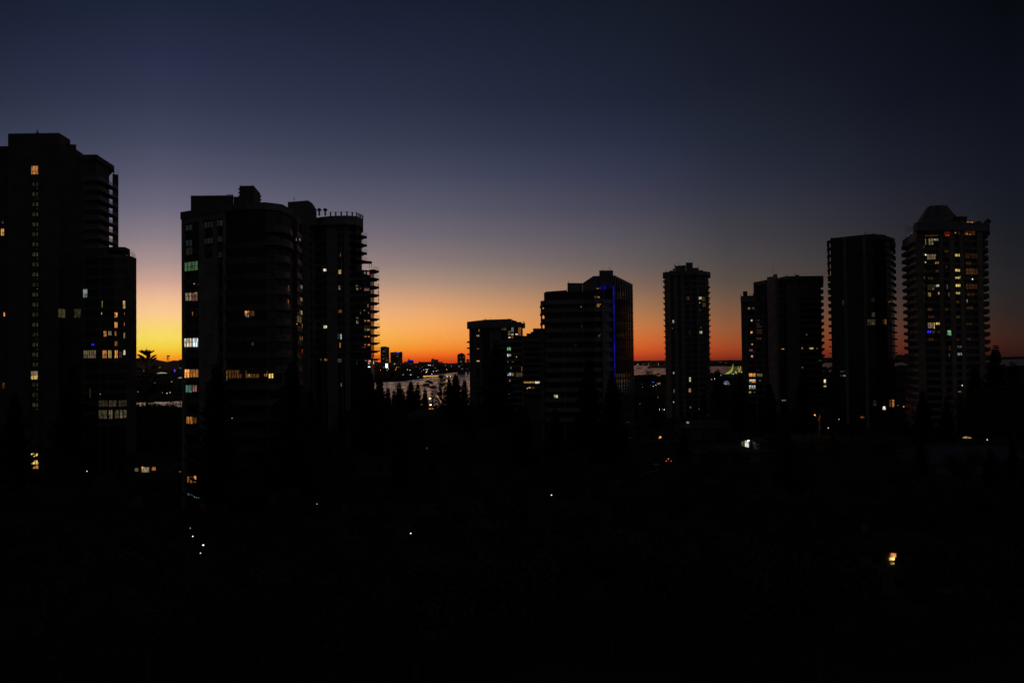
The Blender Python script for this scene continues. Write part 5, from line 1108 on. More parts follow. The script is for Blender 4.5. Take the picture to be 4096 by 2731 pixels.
# far shore lamps (origin 1480,1350 scale .2104)
FAR = [(200, 622, OR, 4), (325, 622, OR, 3), (492, 610, OR, 3), (507, 567, OR, 3), (350, 592, WH, 2.5), (466, 500, WA, 2), (710, 607, WA, 3), (760, 615, WH, 2), (797, 660, WA, 1), (840, 665, BL, 3), (905, 652, BL, 1.5), (927, 660, WH, 3.5), (980, 642, WA, 1.6), (1022, 612, WH, 2),
       (1068, 608, WH, 2), (1098, 605, WA, 2.5), (1068, 660, WA, 4), (1085, 642, WH, 2), (1110, 523, WH, 3), (1142, 523, WH, 3), (1209, 643, WH, 2), (1262, 633, WH, 1.2), (1178, 693, WH, 2.5), (1290, 620, WH, .6), (1240, 575, WA, 1), (1436, 528, WA, .8), (1458, 606, WA, 2), (1548, 543, WH, .6),
       (1693, 547, WH, 1), (1755, 597, WH, 1), (1727, 455, WH, 1), (776, 707, WH, 2.5), (740, 710, BL, 1.2), (630, 703, WA, 1.5), (597, 697, WH, 1), (637, 740, GR, 1), (768, 665, WH, .7), (872, 550, OR, .6), (995, 560, WH, .5), (950, 585, PU, .8), (190, 690, WH, 3), (250, 693, GR, .8), (382, 693, WH, .8),
       (1463, 738, WH, 5), (1530, 738, WA, 4), (1590, 738, WA, 1), (1465, 812, WA, 1.5), (823, 820, OR, 1.2), (915, 750, WA, 1.5), (1195, 765, WA, 1.2), (1248, 765, WA, 1), (1300, 762, WA, 1), (1150, 762, WA, 1), (1042, 750, WA, 1)]
regs = [(1560, 'below the tallest far tower'), (1612, 'below the blue signed far tower'), (1672, 'below the purple banded far block'), (1725, 'in the middle of the far shore'), (1775, 'below the twin stepped far block'), (1900, 'left of the parapet block')]
import collections
cnt = collections.Counter(); rows = sorted(FAR, key=lambda q: -q[1])
for x, y, c, s in rows:
    px, py = 1480 + x * .2104, 1350 + y * .2104; rg = [n for lim, n in regs if px < lim][0]; key = (rg, c); k = cnt[key]; cnt[key] += 1
    h = 9 if py < 1500 else 5
    D = min((CAM_H - h) * FPX / max(4, py - hor(px)), 2200)
    hh = at(px, py, D).z
    lamp(px, py, 0, c, min(12, s * 2.6), D * .8 / FPX, 'street_lamp', f'{cn[c]} lamp, {ORD[k]} {rg}', 'lamps along the far shore', D=D)
# far shore lamps, right stretch
FR = [(2547, 1459, WA, 1.4), (2552, 1457, WH, 2), (2573, 1456, WA, 1), (2582, 1453, OR, .6), (2594, 1456, WA, 2.2), (2602, 1451, GR, .6), (2618, 1458.5, OR, 1.2), (2628, 1452, RD, .9), (2634, 1458.5, WA, 1.8), (2635, 1451, WH, .6), (2657, 1455, WH, 1), (2880, 1447, WA, .6), (2904, 1451, GR, .7), (2887, 1447, GR, .4)]
for i, (px, py, c, s) in enumerate(FR):
    D = 3200; side = 'left of the slim round tower' if px < 2700 else 'right of the slim round tower'
    k = cnt[(side, c)]; cnt[(side, c)] += 1
    lamp(px, py, 0, c, s * 2.2, D * .7 / FPX, 'street_lamp', f'{cn[c]} shore lamp {side}, {["leftmost","second","third","fourth","fifth","sixth"][k]} of its colour', 'lamps along the far shore', D=D)
# waterside lights right of banded tower (origin 2500,1420 scale .21263)
WS = [(500, 490, OR, 1.6), (515, 510, BL, 2), (540, 510, BL, 1.6), (480, 527, OR, 1), (515, 540, WA, 3), (478, 562, BL, 2), (528, 587, WA, 2.5), (580, 563, WA, 2.5), (628, 540, WA, 3), (600, 525, OR, 1.2), (660, 527, OR, 1.2), (645, 520, OR, 1.2), (645, 580, WA, 4), (660, 563, BL, 1.6), (752, 540, BL, 1.2), (742, 650, WA, 3), (648, 630, WH, 1.2),
      (325, 600, GR, .8), (330, 620, OR, 2), (350, 636, WH, 2), (318, 547, OR, .4), (377, 547, OR, .4), (652, 1024, WH, 3), (740, 1022, WH, 3), (706, 1022, WA, 1), (560, 858, WA, .8), (618, 792, WA, .5), (390, 880, GR, .6), (280, 915, WH, .4), (367, 990, WA, .4), (1628, 457, WA, 1), (1688, 443, WH, 2), (1655, 518, OR, .6),
      (1803, 379, WH, 1), (1815, 630, WH, 1), (1868, 643, BL, 1.5), (1815, 530, WH, .7), (1815, 545, WH, .7), (1815, 556, WH, .7), (2012, 355, GR, 2), (2045, 356, WH, 1.5), (2195, 505, WA, .7), (1437, 660, WA, 1.5), (1437, 640, WA, .6), (1558, 685, OR, .7), (1647, 855, WA, .5), (1395, 1016, WA, .6)]
for x, y, c, s in sorted(WS, key=lambda q: -q[1]):
    px, py = 2500 + x * .21263, 1420 + y * .21263; side = 'between banded tower and slim round tower' if px < 2670 else ('at the foot of the slim round tower' if px < 2840 else 'below the yellow sail roof')
    k = cnt[(side, c)]; cnt[(side, c)] += 1
    D = min(4 + (CAM_H - 5) * FPX / (py - hor(px)), 1300)
    lamp(px, py, 0, c, s * 2.6, D * .8 / FPX, 'waterside_lamp', f'{cn[c]} lamp {side}, {ORD[k]} one', 'waterside lamps', D=D)
# gap between the two left towers (origin 500,1360 scale .2168)
GL = [(645, 495, WA, 1.6), (345, 570, WA, 1), (1022, 513, WH, 1), (1050, 607, BL, 1.6), (478, 683, WH, .3), (552, 788, WH, .6), (860, 768, WA, 2), (240, 953, CY, 2.2), (315, 984, WA, .8), (692, 970, OR, 2), (776, 980, WH, 3), (834, 967, WH, 2.5), (302, 1193, WH, 7), (838, 1220, WA, 1.2), (932, 1226, OR, .6), (165, 1332, GR, .8), (276, 1398, WA, .6)]
for x, y, c, s in sorted(GL, key=lambda q: -q[1]):
    px, py = 500 + x * .2168, 1360 + y * .2168; k = cnt[('gl', c)]; cnt[('gl', c)] += 1
    D = min((CAM_H - 6) * FPX / (py - hor(px)), 1150)
    lamp(px, py, 0, c, s * 2.2, D * .8 / FPX, 'street_lamp', f'{cn[c]} street lamp between the two left towers, {ORD[k]} of its colour', 'lamps between the left towers', D=D)
# near lamps, one by one
NEAR = [(813, 2179, WH, 7, 2.4, .055, 'garden_lamp', 'brightest white garden lamp in the black lower left'), (802, 2211, WH, 3, 2.0, .04, 'garden_lamp', 'small white garden lamp just below the brightest lower left lamp'), (771, 2144, WH, 4, 2.4, .045, 'garden_lamp', 'white garden lamp up and left of the brightest lower left lamp'),
        (761, 2111, WA, 1.5, 3, .035, 'garden_lamp', 'faint warm lamp at the top of the lower left lamp group'), (348, 1884, WA, 3, 3, .06, 'path_lamp', 'lone warm lamp below the curved wing of the left tower'), (525, 1956, WH, 5, 3, .06, 'path_lamp', 'lone white lamp below the gap between the left towers'), (1538, 1734, WH, 6, 4, .09, 'path_lamp', 'lone white lamp below the railed balcony tower'),
        (1643, 2132, WH, 4, 3, .05, 'path_lamp', 'lone white lamp in the dark lower middle'), (2206, 1979, WA, 4, 3, .06, 'path_lamp', 'lone lamp in the dark below the banded tower'), (2407, 1661, WA, 7, 6, .14, 'street_lamp', 'bright white lamp at the foot of the banded tower'), (3549, 2178, WH, 6, 3, .055, 'garden_lamp', 'white garden lamp above the lit room at the lower right'),
        (3949, 1758.5, WA, 4, 3, .08, 'path_lamp', 'small lamp right of the lit eaves at the right'), (4063, 1734, GR, 2, 3, .08, 'path_lamp', 'faint greenish lamp near the right edge'), (4094, 1619, RD, 4, 6, .15, 'street_lamp', 'red lamp at the very right edge'), (3313, 1711, WA, 3, 3, .09, 'path_lamp', 'small lamp right of the orange lit pole'),
        (3615, 1626, OR, 4, 5, .12, 'street_lamp', 'small orange lamp beside the crowned tower foot'), (3549, 1623, WH, 1.5, 4, .10, 'path_lamp', 'faint lamp above the white glow by the glass tower'), (3356, 1676, WH, 1.5, 5, .09, 'path_lamp', 'faint lamp well right of the orange lit pole'), (3676, 1715, WH, 2.5, 3, .09, 'path_lamp', 'whitish lamp among the bushes below the crowned tower'), (1268, 2015, WH, .9, 3, .05, 'path_lamp', 'faint lamp lost in the trees below the railed balcony tower'),
        (1720, 1594, WA, 5, 11, .25, 'street_lamp', 'upper of two street lamps standing before the water'), (2420, 1744, WA, 1.6, 3, .09, 'path_lamp', 'dim lamp under the banded tower trees'), (2636, 1752, WA, .8, 3, .08, 'path_lamp', 'tiny faint lamp beside the orange porch light'), (3591, 1621, GR, 1, 5, .1, 'path_lamp', 'faint green lamp by the glass tower entrance'), (3651, 1451, WA, .9, 8, .2, 'street_lamp', 'tiny lamp in the gap between the glass and crowned towers'), (3665, 1489, OR, 2, 6, .2, 'street_lamp', 'orange lamp in the gap between the glass and crowned towers')]
for px, py, c, s, h, r_, kind, lab in NEAR:
    lamp(px, py, h, c, s * .55, r_ * 2.2, kind, lab, 'single lamps in the dark neighbourhood')
def street(px, py, h, c, s, r_, arm, lab, E, tall=None):
    o, p = lamp(px, py, h, c, s, r_, 'street_lamp', lab, 'street lamps that light their surroundings', arm=arm)
    ld = bpy.data.lights.new('lamp_light', 'POINT'); ld.energy = E; ld.color = lin(c); ld.shadow_soft_size = .3
    lo = bpy.data.objects.new('lamp_light', ld); COL.objects.link(lo); lo.location = (p.x, p.y - .5, p.z - .5)
street(3260, 1660, 8, OR, 9, .38, 1.9, 'orange street lamp with its post lit orange, below the pink shaft block', 120)
street(1860, 1617, 8, OR, 10, .48, 1.6, 'bright orange street lamp left of the parapet block foot', 160)
street(1723, 1619, 8, WA, 11, .42, 0, 'bright white street lamp over the lit jetty square', 300)
p = at(3277, 1728, 330)

def floodlight():
    D = 900; p = at(1547, 1497, D); q = at(1547, 1458, D); r = empty('floodlight_mast', (p.x, p.y, 0), 'tall mast with two stacked bright floodlights left of the water', 'floodlight')
    MB().tube((p.x, p.y, 0), (p.x, p.y, q.z), .35, .2, 6).build('mast', CONC, r)
    for y in (1458, 1466.5):
        c = at(1547, y, D); MB().box(c.x - 1.1, c.x + 1.1, c.y - .8, c.y - .3, c.z - .9, c.z + .9).build('lamp_head', glow(WH, 3.2, True), r)
floodlight()

# ================================================================== boats, jetty, sail roof
def jetty():
    a = gnd(1560, 1519.5); b_ = gnd(1890, 1514.5); z = 1.2
    r = empty('jetty', ((a.x + b_.x) / 2, (a.y + b_.y) / 2, 0), 'long dark timber jetty on piles across the water', 'jetty')
    d = (b_ - a); L_ = d.length; e = Vector((d.x, d.y)).normalized(); nn = Vector((e.y, -e.x))
    MB().obox((a.x, a.y), e, nn, 0, L_, 0, 4, z + 2, z + 2.7).build('deck', CONCD, r)
    m = MB()
    for k in range(int(L_ / 7)):
        c = Vector((a.x, a.y)) + e * (k * 7 + 3) + nn * 2; m.tube((c.x, c.y, -1), (c.x, c.y, z + 3.5 + (k % 3)), .3, .25, 5)
    m.build('piles', BARK, r)['kind'] = 'stuff'
jetty()
def boat(px, py, L_, w, lab, mast=0, cabin=True, glowc=None, rz=0.0, name='moored_boat'):
    p = gnd(px, py, .1); r = empty(name, (p.x, p.y, .06), lab, 'boat', 'boats on the water')
    m = MB(); n = 9
    def P(t, s, z): # hull section
        hw = w / 2 * (1 - abs(t) ** 2.6) ** .6 if t > 0 else w / 2 * (1 - .25 * t * t)
        return (p.x + t * L_ / 2, p.y + s * hw, z)
    rings = []
    for i in range(n):
        t = -1 + 2 * i / (n - 1); t = min(t, .995); zt_ = 1.3 + .7 * max(0, t) ** 2
        rings.append([P(t, -1, zt_), P(t, -.75, .1), P(t, .75, .1), P(t, 1, zt_)])
    for rg in rings: m.v += rg
    for i in range(n - 1):
        for j in range(4):
            k = (j + 1) % 4; m.f.append([i * 4 + j, i * 4 + k, i * 4 + 4 + k, i * 4 + 4 + j])
    m.f.append([0, 1, 2, 3]); m.f.append([4 * n - 1, 4 * n - 2, 4 * n - 3, 4 * n - 4])
    m.build('hull', mat('hull_paint', (.25, .26, .28), .4), r)
    if cabin:
        c = MB(); c.prism([(p.x - L_ * .3, p.y - w * .32), (p.x + L_ * .18, p.y - w * .32), (p.x + L_ * .26, p.y), (p.x + L_ * .18, p.y + w * .32), (p.x - L_ * .3, p.y + w * .32)], 1.35, 3.2); c.build('cabin', mat('cabin_paint', (.3, .3, .3), .5), r)
        if glowc: MB().box(p.x - L_ * .27, p.x + L_ * .15, p.y - w * .34, p.y - w * .33, 1.9, 2.9).build('lit_window', glow(glowc[0], glowc[1]), r)
    if mast: MB().tube((p.x, p.y, 1.3), (p.x, p.y, mast), .12, .06, 5).build('mast', RAIL, r)
boat(1713, 1528, 11, 3.6, 'small dark boat farthest from shore on the pink water', 0)
boat(1706, 1543, 15, 4.5, 'long low dark launch left of the other moored boats', 0)
boat(1725, 1533, 6, 3, 'sailing boat with a tall thin mast near the moored launches', 14)
boat(1726, 1548, 8, 3.4, 'dark cruiser with an orange lamp, middle of the moored boats', 9, True, (OR, .5))
boat(1735, 1552, 8, 3.4, 'dark cruiser nearest to shore, right of the moored boats', 10)
boat(1655, 1508, 55, 9, 'long lit ferry glowing orange at the left end of the jetty', 0, True, (OR, 1.5), name='ferry')
boat(1731, 1508.5, 85, 9, 'long lit ferry glowing yellow behind the jetty', 0, True, ((255, 190, 90), 1.5), name='ferry')
boat(2557, 1473, 30, 8, 'small dark boat on the water right of the banded tower', 0)
boat(2632, 1498, 9, 3.5, 'dark boat close to the slim round tower', 12)
boat(2597, 1475, 14, 5, 'tiny dark boat above the spreading open pine', 0)
for i, (px, py, t, D) in enumerate(((2546, 1515, 1474, 1300), (2561, 1515, 1488, 1300))):
    p = gnd(px, py, .1); boat(px, py, 9, 3, ['yacht with the taller bare mast by the shore right of the banded tower', 'yacht with the shorter bare mast by the shore right of the banded tower'][i], Z(px, t, p.y))
def pole():
    p = at(1583, 1578, 420); q = at(1583, 1526, 420); r = empty('flag_pole', (p.x, p.y, 0), 'bare slim pole rising before the pale water among the small pines', 'pole')
    MB().tube((p.x, p.y, 0), (p.x, p.y, q.z), .16, .12, 6).build('pole', RAIL, r); MB().ball((p.x, p.y, q.z), .22).build('finial', RAIL, r)
    CLEAR.append((1578, 1520, 1588, 1580, 420))
pole()
def sail_roof():
    D = 1100; p = at(2930, 1490, D); r = empty('sail_roof', (p.x, p.y, 0), 'yellow floodlit tensile roof with tall curved peaks by the water', 'pavilion')
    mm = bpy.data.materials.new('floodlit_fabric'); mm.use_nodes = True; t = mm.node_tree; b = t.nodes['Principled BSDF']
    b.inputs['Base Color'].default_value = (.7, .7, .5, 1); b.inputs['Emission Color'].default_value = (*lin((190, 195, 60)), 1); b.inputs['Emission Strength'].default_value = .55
    def peak(prof, depth, name='fabric_peak'):
        m = MB(); L_ = [];
        for xl, xr, y in prof:
            a = at(xl, y, D); c = at(xr, y, D); cx = (a.x + c.x) / 2; w = (c.x - a.x) / 2; f = depth * w / max(.1, 8); ring = []
            for k in range(8):
                an = 2 * math.pi * k / 8; ring.append((cx + w * math.cos(an), D + min(depth, f) * math.sin(an), (a.z + c.z) / 2))
            L_.append(ring); m.v += ring
        for i in range(len(L_) - 1):
            for k in range(8):
                j = (k + 1) % 8; m.f.append([i * 8 + k, i * 8 + j, i * 8 + 8 + j, i * 8 + 8 + k])
        m.build(name, mm, r)
    peak([(2932.2, 2933, 1455), (2929.5, 2933, 1466), (2926, 2932, 1475), (2920, 2930, 1482), (2910, 2926, 1489), (2899, 2916, 1495.5)], 10)
    peak([(2962.5, 2963.2, 1462), (2959, 2963, 1473), (2955, 2961, 1482), (2953, 2960, 1488)], 7)
    peak([(2953, 2953.8, 1464), (2951.5, 2954, 1473), (2950, 2954, 1478)], 4)
    peak([(2941, 2945, 1484), (2939, 2947, 1489), (2944, 2949, 1494)], 5); peak([(2968, 2973, 1484), (2962, 2974, 1488), (2967, 2971, 1491)], 5)
    m = MB()
    for x, y in ((2932, 1458), (2963, 1465), (2953, 1467)):
        c = at(x, y, D); m.tube((c.x, c.y, 0), (c.x, c.y, c.z), .25, .15, 5)
    m.build('support_mast', CONC, r)
sail_roof()
def dome():
    D = 900; p = at(2905, 1537, D); r = empty('lit_marquee', (p.x, p.y, 0), 'pale blue glowing marquee among trees below the yellow sail roof', 'marquee')
    a = at(2895, 1538, D); c = at(2917, 1538, D); m = MB(); n = 8; w = c.x - a.x
    pr = [(a.x + w * i / n, 5 + 3.4 * math.sin(math.pi * i / n)) for i in range(n + 1)]
    for (x0, z0), (x1, z1) in zip(pr, pr[1:]): m.prism([(x0, D - 3), (x1, D - 3), (x1, D + 3), (x0, D + 3)], 4.6, [z0 + .1, z1 + .1, z1 + .1, z0 + .1])
    m.build('roof', glow((150, 175, 190), .22), r); MB().box(a.x - .5, a.x + 1.5, D - 3.4, D - 3.1, 3.2, 5.6).build('sign', glow((190, 215, 255), 2.2, True), r)
    MB().box(a.x + .3, c.x - .3, D - 2.7, D + 2.7, 0, 4.55).build('wall', CONC, r)
dome()
# ================================================================== foreground houses
def house(px, py, D, w, dp, h, lab, rz=0.0, roof='hip', rm=None, wins=(), wall=None):
    """px,py: eave centre of the front as seen; w,dp metres"""
    p = at(px, py, D); eave = max(2.8, p.z); r = empty('house', (p.x, p.y + dp / 2, 0), lab, 'house', 'houses in the dark foreground'); r.rotation_euler[2] = rz
    x0, x1, y0, y1 = p.x - w / 2, p.x + w / 2, p.y, p.y + dp
    MB().box(x0, x1, y0, y1, -.3, eave).build('wall', wall or BRICK, r)
    o = .6; rr = MB(); a, b_, c, d = (x0 - o, y0 - o), (x1 + o, y0 - o), (x1 + o, y1 + o), (x0 - o, y1 + o); ins = min(w, dp) / 2 if roof == 'hip' else 0
    rr.prism([a, b_, c, d], eave, eave + .15)
    e1 = (x0 - o + ins * 1.05, (y0 + y1) / 2, eave + .15 + h); e2 = (x1 + o - ins * 1.05, (y0 + y1) / 2, eave + .15 + h); z = eave + .152
    A, B_, C_, D_ = (a[0], a[1], z), (b_[0], b_[1], z), (c[0], c[1], z), (d[0], d[1], z)
    for f in ([A, B_, e2, e1], [B_, C_, e2], [C_, D_, e1, e2], [D_, A, e1]): rr.poly(f)
    ro = rr.build('roof', rm or TILE, r)
    MB().box(x0 + w * .2, x0 + w * .2 + .7, y0 + dp * .6, y0 + dp * .6 + .7, eave + h * .3, eave + h + .6).build('chimney', BRICK, ro)
    g = MB().box(x0 - o - .08, x1 + o + .08, y0 - o - .12, y0 - o - .003, eave - .02, eave + .16).build('gutter', RAIL, ro)
    fl = 0
    while fl * 3 + 2.3 < eave:
        for k in range(4):
            u = x0 + w * (.12 + .22 * k); zz = fl * 3 + .9
            wi = MB().box(u, u + 1.3, y0 - .04, y0 + .1, zz, zz + 1.2).build('window', GLASS, r)
            f = MB(); f.box(u - .07, u, y0 - .07, y0 + .05, zz - .07, zz + 1.27); f.box(u + 1.3, u + 1.37, y0 - .07, y0 + .05, zz - .07, zz + 1.27); f.box(u, u + 1.3, y0 - .07, y0 + .05, zz - .07, zz); f.box(u, u + 1.3, y0 - .07, y0 + .05, zz + 1.2, zz + 1.27); f.build('frame', CONC, wi)
        fl += 1
    for (wx0, wy0, wx1, wy1, c, s) in wins:
        q = at(wx0, wy0, p.y - .1); t = at(wx1, wy1, p.y - .1)
        MB().box(q.x, t.x, p.y - .14, p.y - .08, t.z, q.z).build('window', glow(CW[c], s), r)
        CLEAR.append((wx0, wy0, wx1, wy1, p.y - .1))
    return r
HS = [
 (1725, 1668, 400, 26, 14, 3.2, 'house with a wide dim blue metal roof below the pale water', TILED, ()),
 (2850, 1712, 330, 24, 12, 2.6, 'long house with a dim blue roof below the slim round tower', TILED, ((2747, 1685.5, 2756, 1693, 'D', .6),)),
 (2715, 1712, 350, 12, 10, 3.4, 'house with a steep dark hipped roof left of the long blue roof', TILE, ()),
 (2905, 1842, 256, 20, 11, 1.8, 'house with a dim roof in front of the bright white doorway', TILED, ()),
 (3165, 1815, 285, 20, 12, 2.0, 'house right of the bright white doorway, dim blue roof', TILED, ()),
 (2960, 1946, 212, 17, 12, 1.2, 'boxy house with a thin pale eave in the dark right middle', TILE, ()),
 (3110, 2018, 190, 14, 10, 1.2, 'boxy house with a pale eave below and right of the other one', TILE, ()),
 (3815, 1890, 245, 20, 12, 2.4, 'house with the uppermost dim blue roof at the right', TILED, ()),
 (3845, 1934, 225, 20, 12, 3.4, 'house with a peaked dim roof between its two right neighbours', TILED, ()),
 (3990, 1925, 232, 22, 12, 3.0, 'house with a dim roof nearest the right edge', TILED, ()),
 (3600, 2036, 182, 16, 11, 1.4, 'house in the dark above the lit room at the lower right', TILE, ()),
 (3640, 2200, 112, 13, 9, 1.6, 'house with the lit garden room at the lower right', TILE, ((3563, 2212, 3584, 2228, 'O', .7), (3558, 2229, 3578, 2239, 'Y', 1.5), (3563, 2249, 3577, 2256, 'Y', .3))),
 (1450, 2190, 150, 15, 10, 1.6, 'house hidden among trees in the dark lower middle', TILE, ()),
 (1860, 2150, 158, 16, 10, 1.6, 'house with a faint pale gutter line in the dark lower middle', TILED, ()),
 (560, 1905, 250, 16, 10, 2.4, 'house with slatted lit windows seen through trees below the left gap', TILE, ((566, 1868, 596, 1913, 'D', .30), (540, 1872, 552, 1884, 'D', .2), (608, 1868, 622, 1880, 'O', .5), (568, 1866, 573, 1872, 'O', 1.0), (698, 1893, 705, 1900, 'Y', .5), (716, 1885, 724, 1902, 'Y', .35), (612, 1905, 622, 1913, 'O', .35))),
 (1500, 1975, 235, 15, 10, 2.0, 'house with one faint orange window left of centre', TILE, ((1500, 1962, 1507, 1972, 'O', .12), (1705, 1788, 1711, 1795, 'O', .10))),
 (2500, 1770, 320, 16, 10, 2.4, 'house with an orange lit window under trees left of the car', TILE, ((2483, 1722, 2487, 1731, 'O', .8), (2477, 1789, 2486, 1793, 'W', .8), (2474, 1795, 2477, 1803, 'O', .6), (2462, 1800, 2465, 1805, 'O', .4))),
 (2650, 1765, 325, 12, 9, 2.2, 'house with the small orange porch light', TILE, ((2637, 1745, 2644, 1751, 'O', 1.4),)),
 (430, 2050, 190, 15, 10, 2.0, 'house lost in the dark lower left', TILE, ()),
 (2350, 2140, 150, 14, 10, 1.6, 'house in the dark centre right foreground', TILE, ()),
 (2600, 2260, 125, 13, 9, 1.6, 'house in the dark bottom centre', TILED, ()),
]
for px, py, D, w, dp, h, lab, rm, wins in HS: house(px, py, D, w, dp, h, lab, 0, 'hip', rm, wins)
# lit white porch
def porch():
    D = 292; p = at(2989, 1795, D); r = empty('lit_porch', (p.x, p.y, 0), 'bright white lit doorway and porch in the dark right of centre', 'porch')
    a = at(2968, 1762, D); b = at(3000, 1793, D)
    MB().box(a.x - .4, b.x + .6, D + 1.6, D + 4.5, 0, a.z + .2).build('wall', BRICK, r)
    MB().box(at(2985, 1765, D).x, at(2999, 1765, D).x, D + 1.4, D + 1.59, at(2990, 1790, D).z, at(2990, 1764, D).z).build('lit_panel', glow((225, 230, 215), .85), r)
    MB().box(a.x - .6, b.x + .8, D - .3, D + 4.7, a.z + .21, a.z + .5).build('roof', TILE, r)
    MB().box(a.x - .6, b.x + .8, D - .3, D + 1.3, 0, at(2990, 1794, D).z).build('balcony', CONC, r)
    MB().ball((at(2997, 1764, D).x, D + .9, a.z - .05), .26, 8, 6, .7).build('lamp_head', glow(WH, 6, True), r)
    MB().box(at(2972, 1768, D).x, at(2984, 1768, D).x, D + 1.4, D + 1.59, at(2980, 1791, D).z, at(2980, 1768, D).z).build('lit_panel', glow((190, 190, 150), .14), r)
    CLEAR.append((2965, 1755, 3005, 1800, D))
porch()
# small lit shapes with light put in as glow: awnings, eaves, ground, foliage
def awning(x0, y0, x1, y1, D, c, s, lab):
    a = at(x0, y0, D); b = at(x1, y1, D); r = empty('lit_awning_or_patch', ((a.x + b.x) / 2, D, 0), lab, 'awning', 'lit awnings under the trees'); w = b.x - a.x
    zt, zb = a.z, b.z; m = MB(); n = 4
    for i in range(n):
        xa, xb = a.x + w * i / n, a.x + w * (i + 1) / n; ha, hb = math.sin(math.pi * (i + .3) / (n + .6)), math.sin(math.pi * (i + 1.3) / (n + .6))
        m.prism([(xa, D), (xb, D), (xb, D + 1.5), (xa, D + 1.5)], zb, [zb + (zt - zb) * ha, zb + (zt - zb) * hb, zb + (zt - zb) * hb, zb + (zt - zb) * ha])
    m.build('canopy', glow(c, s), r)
    m = MB(); m.tube((a.x + .1, D + .1, 0), (a.x + .1, D + .1, zb), .06); m.tube((b.x - .1, D + .1, 0), (b.x - .1, D + .1, zb), .06); m.build('post', RAIL, r)
    CLEAR.append((x0, y0, x1, y1, D))
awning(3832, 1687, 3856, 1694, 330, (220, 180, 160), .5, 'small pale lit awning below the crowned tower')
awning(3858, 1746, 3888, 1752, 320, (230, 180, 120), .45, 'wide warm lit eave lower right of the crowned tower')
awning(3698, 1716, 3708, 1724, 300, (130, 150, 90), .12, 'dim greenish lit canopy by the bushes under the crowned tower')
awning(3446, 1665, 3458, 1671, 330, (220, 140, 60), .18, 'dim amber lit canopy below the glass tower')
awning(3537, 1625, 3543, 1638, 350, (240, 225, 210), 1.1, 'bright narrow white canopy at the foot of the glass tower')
awning(1710, 1633, 1736, 1636, 440, (255, 170, 50), .9, 'orange lamplit ground under the bright street lamp, painted as a glowing slab')  # pool of lamp light on the ground, made as a glowing slab
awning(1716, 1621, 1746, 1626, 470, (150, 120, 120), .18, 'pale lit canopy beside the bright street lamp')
awning(448, 1928, 458, 1934, 240, (120, 200, 90), .45, 'lit green foliage below the left tower, painted as a small glowing patch')  # light on foliage, made as a green glowing patch
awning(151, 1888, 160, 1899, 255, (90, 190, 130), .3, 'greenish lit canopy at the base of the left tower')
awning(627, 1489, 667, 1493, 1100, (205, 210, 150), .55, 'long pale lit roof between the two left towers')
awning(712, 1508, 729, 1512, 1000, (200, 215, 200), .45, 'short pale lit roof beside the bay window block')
def purple():
    D = 1190; a = at(697, 1477, D); b = at(701, 1486, D); r = empty('neon_sign', (a.x, D, 0), 'small upright purple neon sign between the two left towers', 'sign')
    MB().box(a.x, b.x, D - .5, D, b.z, a.z).build('tube', glow((110, 50, 255), 1.3, True), r); MB().tube((a.x + .6, D + .3, 0), (a.x + .6, D + .3, b.z), .2).build('post', RAIL, r)
purple()
# ------------------------------------------------------------------ road and car
pts = [gnd(x, y, .02) for x, y in [(2350, 1975), (2480, 1990), (2790, 1855), (2720, 1800), (2700, 1700), (2672, 1700), (2640, 1800), (2560, 1880)]]
tag(MB().poly([tuple(p) for p in pts]).build('road', ASPH), None, kind='structure')
kp = [gnd(x, y, 0) for x, y in [(2340, 1972), (2480, 1925), (2560, 1900), (2640, 1876)]]
m = MB()
for a, b in zip(kp, kp[1:]):
    e = (b - a); e2 = Vector((e.x, e.y)).normalized(); m.obox((a.x, a.y), e2, Vector((e2.y, -e2.x)), 0, Vector((e.x, e.y)).length, 0, .3, 0, .14)
tag(m.build('kerb', CONC), None, kind='structure')
def car(px, py, D, lab, lit=True, rz=0.0):
    p = at(px, py, D); r = empty('car', (p.x, p.y, 0), lab, 'car', 'cars on the street'); x, y = p.x, p.y
    prof = [(0, .35), (0, .95), (.35, 1.02), (1.0, 1.45), (2.6, 1.47), (3.3, 1.0), (4.2, .85), (4.35, .6), (4.3, .3)]
    m = MB(); hw = .88; n = len(prof)
    for s in (-1, 1):
        for (yy, zz) in prof: m.v.append((x + s * (hw if zz < 1.1 else hw * .78), y + yy, zz))
    for i in range(n):
        j = (i + 1) % n; m.f.append([i, j, n + j, n + i])
    m.f.append(list(range(n))[::-1]); m.f.append([n + i for i in range(n)])
    m.build('body', CARP, r)
    g = MB(); g.poly([(x - .6, y + .42, 1.05), (x + .6, y + .42, 1.05), (x + .56, y + .93, 1.41), (x - .56, y + .93, 1.41)]); g.v = [(a, b - .03, c + .03) for a, b, c in g.v]; g.build('rear_window', GLASS, r)
    for s in (-1, 1):
        for yy in (.8, 3.5):
            w = MB(); w.tube((x + s * .70, y + yy, .32), (x + s * .92, y + yy, .32), .32, .32, 14); wo_ = w.build('wheel', TYRE, r); w = MB(); w.tube((x + s * .921, y + yy, .32), (x + s * .93, y + yy, .32), .18, .18, 10); w.build('rim', CONC, wo_)
        MB().box(x + s * .83 - .24 if s > 0 else x + s * .83 - .02, x + s * .83 + .02 if s > 0 else x + s * .83 + .24, y - .04, y - .002, .78, .92).build('tail_light', glow((255, 30, 25), 3.2, True) if lit else mat('red_lens', (.3, .02, .02), .3), r)
    MB().box(x - .3, x + .3, y - .03, y - .002, .62, .74).build('number_plate', mat('plate', (.6, .6, .55), .5), r)
    if lit: MB().box(x - .12, x + .12, y + .5, y + .56, 1.40, 1.47).build('brake_light', glow((255, 200, 200), 2.5, True), r)
    CLEAR.append((px - 16, py - 12, px + 16, py + 8, D))
q = at(2675, 1842, 263)
